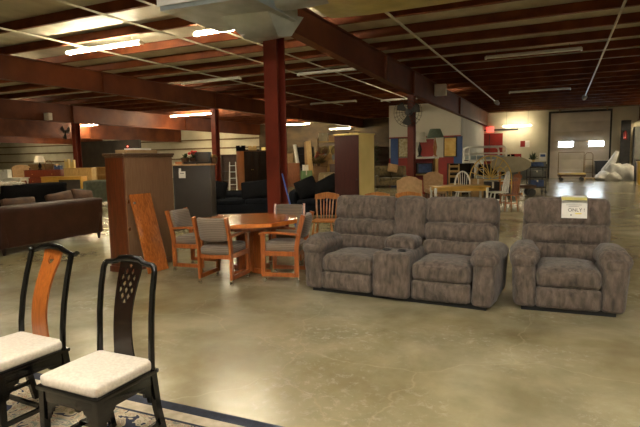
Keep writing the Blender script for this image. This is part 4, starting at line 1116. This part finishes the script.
# white shelf with lamps
t = thing('shelf_unit', 'white topped shelf with pine sides carrying two lamps', 'shelf', (-4.86, 20.1, 0), 24)
b = MB(); b.box((0, 0, 1.51), (1.05, .5, .08), .008); b.build('top', 'white', t)
for sx in (-1, 1):
    b = MB(); b.box((sx * .44, 0, .735), (.12, .46, 1.47)); b.build('side_panel', 'pine', t)
b = MB(); b.box((0, .21, .75), (.78, .03, 1.4)); b.build('back_panel', 'redpaint', t)
b = MB(); b.box((0, 0, .85), (.78, .42, .04)); b.build('shelf', 'pine', t)
lamp('white pleated shade lamp on the white topped shelf', (-5.03, 20.02, 1.55), .95, .27, .20, .38, 'shade', 'blackmetal')
lamp('green shade lamp at the right of the white topped shelf', (-4.48, 20.28, 1.55), 1.08, .34, .20, .34, 'greenshade', 'oak')
t = thing('television', 'dark television inside the white topped shelf', 'television', (-4.85, 20.05, .87), 24)
b = MB(); b.box((0, 0, .22), (.6, .3, .42), .02); b.build('casing', 'blackmetal', t)
b = MB(); b.box((0, -.15, .23), (.5, .012, .33), .01); b.build('screen', 'bluetarp', t)
cabinet('bookcase', 'dark open bookcase right of the white topped shelf', 'bookcase', (-3.72, 21.6, 0), 24, 1.0, .4, 1.25, 'darkwood', open_=True)
t = thing('hall_chair', 'pine slatted chair in front of the dark bookcase', 'chair', (-3.75, 20.6, 0), 24)
b = MB(); b.box((0, 0, .45), (.42, .42, .04), .01); b.build('seat', 'pine', t)
for sx in (-1, 1):
    b = MB(); b.box((sx * .19, .19, .62), (.05, .04, 1.24)); b.build('back_post', 'pine', t)
    b = MB(); b.box((sx * .19, -.18, .215), (.045, .045, .43)); b.build('leg', 'pine', t)
for z in (.75, .95, 1.15):
    b = MB(); b.box((0, .19, z), (.36, .025, .09)); b.build('slat', 'pine', t)

# brass fan headboard
t = thing('brass_headboard', 'brass sunburst headboard right of the white hoop back chair', 'headboard', (-2.22, 19.0, 0), 24)
b = MB()
b.sweep([(.74 * math.cos(a), 0, .72 + .82 * math.sin(a)) for a in [PI * k / 20 for k in range(21)]], .02, n=8, up=(0, 1, 0)); b.build('outer_arch', 'brass', t)
for k in range(9):
    a = PI * (k + 1) / 10
    b = MB(); b.sweep([(.06 * math.cos(a), 0, .74 + .06 * math.sin(a)), (.40 * math.cos(a), -.03, .72 + .44 * math.sin(a)), (.72 * math.cos(a), 0, .72 + .80 * math.sin(a))], .014, n=6, up=(0, 1, 0)); b.build('ray', 'brass', t)
for sx in (-1, 1):
    b = MB(); b.sweep([(sx * (.30 + .26 * math.cos(a)), 0, .72 + .42 * math.sin(a)) for a in [PI * k / 12 for k in range(13)]], .014, n=6, up=(0, 1, 0)); b.build('side_loop', 'brass', t)
b = MB(); b.bar((-.76, 0, .70), (.76, 0, .70), .03, .03); b.build('crossbar', 'brass', t)
for sx in (-1, 1):
    b = MB(); b.cyl((sx * .74, 0, 0), (sx * .74, 0, .74), .02, n=8); b.build('leg', 'brass', t)

# bunk bed
t = thing('bunk_bed', 'white metal bunk bed behind the brass headboard', 'bunk bed', (-3.02, 23.5, 0), 24)
for sy in (-1, 1):
    b = MB(); y = sy * .50
    b.sweep([(-.78, y, 0), (-.78, y, 1.75), (-.74, y, 1.88), (-.62, y, 1.93), (.62, y, 1.93), (.74, y, 1.88), (.78, y, 1.75), (.78, y, 0)], .042, n=8, up=(0, 1, 0)); b.build('side_frame', 'white', t)
    for z in (.45, 1.35, 1.65):
        b = MB(); b.cyl((-.78, y, z), (.78, y, z), .032, n=8); b.build('rail', 'white', t)
for z in (.45, 1.35):
    b = MB(); b.span((-.76, -.48, z - .02), (.76, .48, z + .02)); b.build('deck', 'darkmetal', t)
for z, nm in ((.47, 'lower'), (1.37, 'upper')):
    b = MB(); b.cushion((0, 0, z + .10), (1.46, .92, .18), .05, (0, 0, .01), 6, wob=.004); o = b.build('mattress', 'bluegrey', loc=(-3.02, 23.5, 0), rot=(0, 0, R(24))); tag(o, 'blue grey mattress on the %s deck of the white bunk bed' % nm, 'mattress')
b = MB()
for k in range(5): b.bar((-.5, -.56, .3 + k * .33), (-.2, -.56, .3 + k * .33), .025, .025)
for x in (-.5, -.2): b.bar((x, -.60, 0), (x, -.53, 1.7), .03, .03, up=(0, 1, 0))
b.build('ladder', 'white', t)

# oval table on end, cart and clutter by it
t = thing('oval_table', 'grey oval table top tilted upright before the back wall', 'table', (-1.80, 21.6, 0), 24)
b = MB(); n = 36; rot = rotx(70)
el = [(.80 * math.cos(2 * PI * k / n), .33 * math.sin(2 * PI * k / n)) for k in range(n)]
b.prism(el, lambda p: rot @ Vector((p[0], p[1], -.02)) + Vector((0, -.08, 1.19)), lambda p: rot @ Vector((p[0], p[1], .02)) + Vector((0, -.08, 1.19))); b.build('tabletop', 'greytop', t)
for sx in (-1, 1):
    b = MB(); b.bar((sx * .38, .02, 1.02), (sx * .38, .06, .05), .07, .07, up=(0, 1, 0)); b.bar((sx * .38, -.3, .04), (sx * .38, .35, .04), .07, .07); b.build('leg', 'oak', t)
b = MB(); b.bar((-.38, .03, .45), (.38, .03, .45), .05, .12); b.build('stretcher', 'oak', t)
t = thing('wooden_dolly', 'low wooden dolly with wheels under the oval table', 'dolly', (-1.35, 20.75, 0), 20)
b = MB(); b.span((-.5, -.3, .36), (.5, .3, .42), .008); b.span((-.5, -.3, .30), (.5, -.26, .42)); b.build('deck', 'brownwood', t)
for sx in (-1, 1):
    for sy in (-1, 1):
        b = MB(); b.sweep([(sx * .36, sy * .22 - .03, .15), (sx * .36, sy * .22 + .03, .15)], .15, n=14); b.build('wheel', 'rubber', t)
t = thing('utility_cart', 'dark blue utility cart right of the oval table', 'cart', (-.86, 22.4, 0), 20)
for sx in (-1, 1):
    for sy in (-1, 1):
        b = MB(); b.bar((sx * .31, sy * .22, .10), (sx * .31, sy * .22, 1.18), .03, .03, up=(0, 1, 0)); b.build('upright', 'darkmetal', t)
        b = MB(); b.sweep([(sx * .31, sy * .22 - .02, .055), (sx * .31, sy * .22 + .02, .055)], .055, n=10); b.build('wheel', 'rubber', t)
for z in (.22, .62, 1.02):
    b = MB(); b.span((-.33, -.24, z), (.33, .24, z + .06)); b.build('shelf', 'darkmetal', t)
b = MB(); b.cushion((0, 0, 0), (.5, .36, .14), .05, (0, 0, .03), 8, wob=.04, wscale=7); o = b.build('folded_tarp', 'bluetarp', loc=(-.86, 22.4, 1.15), rot=(0, 0, R(20))); tag(o, 'crumpled blue tarp on the top shelf of the cart', 'tarp')
boxthing('storage_box', 'dark blue box on the bottom shelf of the blue cart', 'box', (-.86, 22.4, .28), (.5, .36, .26), 'bluetarp', 20)
boxthing('storage_box', 'grey box on the middle shelf of the blue cart', 'box', (-.88, 22.38, .68), (.42, .32, .24), 'greypanel', 20)

# back wall things
t = thing('wall_poster', 'red and white poster on the back wall above the oval table', 'poster', (-2.18, YW - .02, 2.06))
b = MB(); b.box((0, 0, .22), (.60, .012, .44)); b.build('sheet', 'paper', t)
b = MB(); b.box((-.13, -.008, .23), (.30, .006, .40)); b.build('red_block', 'redpaint', t)
t = thing('wall_poster', 'red banner low on the back wall behind the oval table', 'poster', (-2.75, YW - .02, 1.28))
b = MB(); b.box((0, 0, .18), (.75, .012, .36)); b.build('sheet', 'redpaint', t)
b = MB(); b.box((0, -.008, .12), (.6, .006, .08)); b.build('white_stripe', 'paper', t)
t = thing('wall_poster', 'small white notice on the back wall left of the roll-up door', 'poster', (-1.05, YW - .02, 1.15))
b = MB(); b.box((0, 0, .26), (.42, .012, .52)); b.build('sheet', 'paper', t)
b = MB(); b.box((0, -.008, .34), (.3, .006, .16)); b.build('print', 'bluepaint', t)
cabinet('storage_cabinet', 'low grey cabinet at the back wall beneath the posters', 'cabinet', (-2.0, 35.6, 0), 0, 2.4, .6, 1.1, 'greypanel', doors=3)
plant('dark leafed plant in a pale pot on the low grey cabinet', (-1.55, 35.5, 1.1), .25, .75, 60, 'leaf', pot='pine', seed=21)
boxthing('monitor_box', 'black monitor carton tilted on the low grey cabinet', 'box', (-2.95, 35.5, 1.1), (.5, .3, .5), 'blackcloth', 10)
cabinet('work_bench', 'dark bench before the red door at the back wall', 'bench', (-3.95, 34.6, 0), 0, 1.6, .7, 1.0, 'darkwood', doors=2)

# by the roll-up door
t = thing('platform_cart', 'flat platform cart with tall frame before the roll-up door', 'cart', (.62, 33.4, 0), 6)
b = MB(); b.span((-.70, -.42, .36), (.70, .42, .46), .01); b.build('deck', 'creamlam', t)
b = MB(); b.span((-.70, -.44, .26), (.70, -.36, .37)); b.span((-.70, .36, .26), (.70, .44, .37))
for x in (-.62, .62): b.span((x - .05, -.42, .20), (x + .05, .42, .34))
b.build('chassis', 'brownwood', t)
b = MB(); b.sweep([(-.68, .36, .4), (-.68, .36, 1.66), (.68, .36, 1.66), (.68, .36, .4)], .025, n=8, up=(0, 1, 0)); b.build('push_frame', 'rust', t)
for sx in (-1, 1):
    for sy in (-1, 1):
        b = MB(); b.sweep([(sx * .55, sy * .3 - .03, .10), (sx * .55, sy * .3 + .03, .10)], .10, n=12); b.build('wheel', 'rubber', t)
t = thing('trash_bin', 'black bin against the roll-up door right of the platform cart', 'bin', (2.35, 36.2, 0))
b = MB(); b.hexa([(-.33, -.3, 0), (.33, -.3, 0), (.33, .3, 0), (-.33, .3, 0), (-.40, -.36, 1.05), (.40, -.36, 1.05), (.40, .36, 1.05), (-.40, .36, 1.05)], .02); b.build('tub', 'blackmetal', t)
b = MB(); b.box((0, 0, 1.08), (.86, .78, .07), .02); b.build('lid', 'blackmetal', t)
t = thing('hand_truck', 'upright metal hand truck between the platform cart and bin', 'hand truck', (1.62, 36.0, 0))
b = MB(); b.sweep([(-.22, 0, .1), (-.22, .1, 1.5), (-.12, .13, 1.62), (.12, .13, 1.62), (.22, .1, 1.5), (.22, 0, .1)], .022, n=8, up=(0, 1, 0))
for z in (.4, .8, 1.2): b.bar((-.22, .02 + z * .05, z), (.22, .02 + z * .05, z), .03, .02)
b.build('frame', 'rust', t)
b = MB(); b.span((-.22, -.25, .0), (.22, 0, .02)); b.build('toe_plate', 'rust', t)
for sx in (-1, 1):
    b = MB(); b.sweep([(sx * .26 - .03, .08, .11), (sx * .26 + .03, .08, .11)], .11, n=12); b.build('wheel', 'rubber', t)
t = thing('wooden_pallet', 'pale wooden pallet behind the white plastic sacks', 'pallet', (1.85, 34.6, 0))
for k in range(5):
    b = MB(); b.span((-.55, -.45 + k * .2, .09), (.55, -.33 + k * .2, .12)); b.build('slat', 'pine', t)
for x in (-.5, 0, .5):
    b = MB(); b.span((x - .04, -.45, 0), (x + .04, .47, .09)); b.build('runner', 'pine', t)
for i, (x, y, z, d, lab) in enumerate(((2.45, 34.0, .22, (1.1, .8, .46), 'low white plastic sack at the left of the heap'), (3.15, 34.3, .42, (1.25, 1.0, .86), 'large bulging white plastic sack at the right of the heap'), (2.72, 33.3, .20, (.7, .6, .42), 'small white plastic sack lying in front of the heap'))):
    b = MB(); b.cushion((0, 0, 0), d, .2, (.06, .06, .08), 10, wob=.16, seed=i + 3, wscale=2.4); o = b.build('plastic_sack', 'plastic', loc=(x, y, z)); tag(o, lab, 'sack', 'white plastic sacks by the roll-up door')
b = MB()
b.sweep([(-.35, 0, 0), (-.2, .02, .45), (.05, .03, .95), (.25, .03, 1.35), (.34, .03, 1.62)], [.30, .30, .24, .15, .10], [.22, .22, .18, .1, .03], n=12, up=(0, 1, 0))
for v in b.bm.verts: v.co += noise.noise_vector(v.co * 3) * .07
o = b.build('plastic_sack', 'plastic', loc=(2.72, 35.0, .06)); tag(o, 'tall pointed white plastic sheeting rising from the heap', 'sack', 'white plastic sacks by the roll-up door')
t = thing('metal_locker', 'tall grey metal locker at the right edge by the dark column', 'locker', (4.55, 35.8, 0))
b = MB(); b.span((-.62, -.35, 0), (.62, .35, 3.1), .01); b.build('body', 'greypanel', t)
for k in range(2):
    b = MB(); b.span((-.60 + k * .61, -.37, .1), (-.01 + k * .61, -.34, 3.0), .006); o = b.build('door', 'greypanel', t)
    b = MB(); b.box((-.08 + k * .16, -.38, 1.5), (.03, .03, .2)); b.build('handle', 'chrome', o)
t = thing('fire_extinguisher', 'red fire extinguisher high on the dark column by the door', 'extinguisher', (3.5, 35.93, 2.35))
b = MB(); b.lathe([(.02, 0), (.10, .03), (.10, .42), (.05, .5), (.03, .56)], n=12); b.build('cylinder', 'redpaint', t)
b = MB(); b.box((0, 0, .58), (.05, .12, .05)); b.bar((0, -.02, .55), (.1, -.03, .3), .02, .02); b.build('valve', 'blackmetal', t)
t = thing('dark_crate', 'dark tall crate at the right edge behind the yellow bin', 'crate', (4.25, 33.3, 0))
b = MB(); b.span((-.45, -.4, 0), (.45, .4, 1.15), .01); b.build('body', 'darkpart', t)
b = MB(); b.span((-.47, -.42, 1.15), (.47, .42, 1.2), .01); b.build('lid', 'darkwood', t)
t = thing('yellow_bin', 'yellow plastic bin cut by the right edge of the photo', 'bin', (3.70, 29.2, 0), 0)
b = MB(); b.hexa([(-.26, -.26, 0), (.26, -.26, 0), (.26, .26, 0), (-.26, .26, 0), (-.30, -.30, 1.1), (.30, -.30, 1.1), (.30, .30, 1.1), (-.30, .30, 1.1)], .02); b.build('tub', 'yellowbin', t)
b = MB(); b.box((0, 0, 1.12), (.64, .64, .06), .02); b.build('rim', 'yellowbin', t)
b = MB(); b.lathe([(.05, 0), (.05, .04)], n=10); o = b.build('warning_light', 'redbulb', loc=(-30.6, 30.0, 2.75), rot=(R(90), 0, 0)); tag(o, 'tiny red indicator light in the dark corner far left', 'light')

# ------------------------------------------------------------------ world, camera, view
w = bpy.data.worlds.new('world'); SC.world = w; w.use_nodes = True
w.node_tree.nodes['Background'].inputs[0].default_value = (.5, .45, .35, 1)
w.node_tree.nodes['Background'].inputs[1].default_value = .05
F, H = 510.0, 1.55
pitch, roll, yaw = R(6.15), R(1.0), math.atan(240 / 510)
f0 = Vector((-math.sin(yaw), math.cos(yaw), 0)); rt = Vector((math.cos(yaw), math.sin(yaw), 0)); up = Vector((0, 0, 1))
fw = f0 * math.cos(pitch) - up * math.sin(pitch); u = up * math.cos(pitch) + f0 * math.sin(pitch)
r2 = rt * math.cos(roll) - u * math.sin(roll); u2 = u * math.cos(roll) + rt * math.sin(roll)
cam = bpy.data.cameras.new('camera'); cam.sensor_fit = 'HORIZONTAL'; cam.sensor_width = 36; cam.lens = F / 640 * 36; cam.clip_start = .05; cam.clip_end = 300
co = bpy.data.objects.new('camera', cam); COL.objects.link(co)
mw = Matrix((r2, u2, -fw)).transposed().to_4x4(); mw.translation = (0, 0, H); co.matrix_world = mw
SC.camera = co
vs = SC.view_settings
vs.view_transform = 'Standard'; vs.look = 'None'; vs.gamma = 1; vs.use_curve_mapping = False; vs.exposure = 2.05
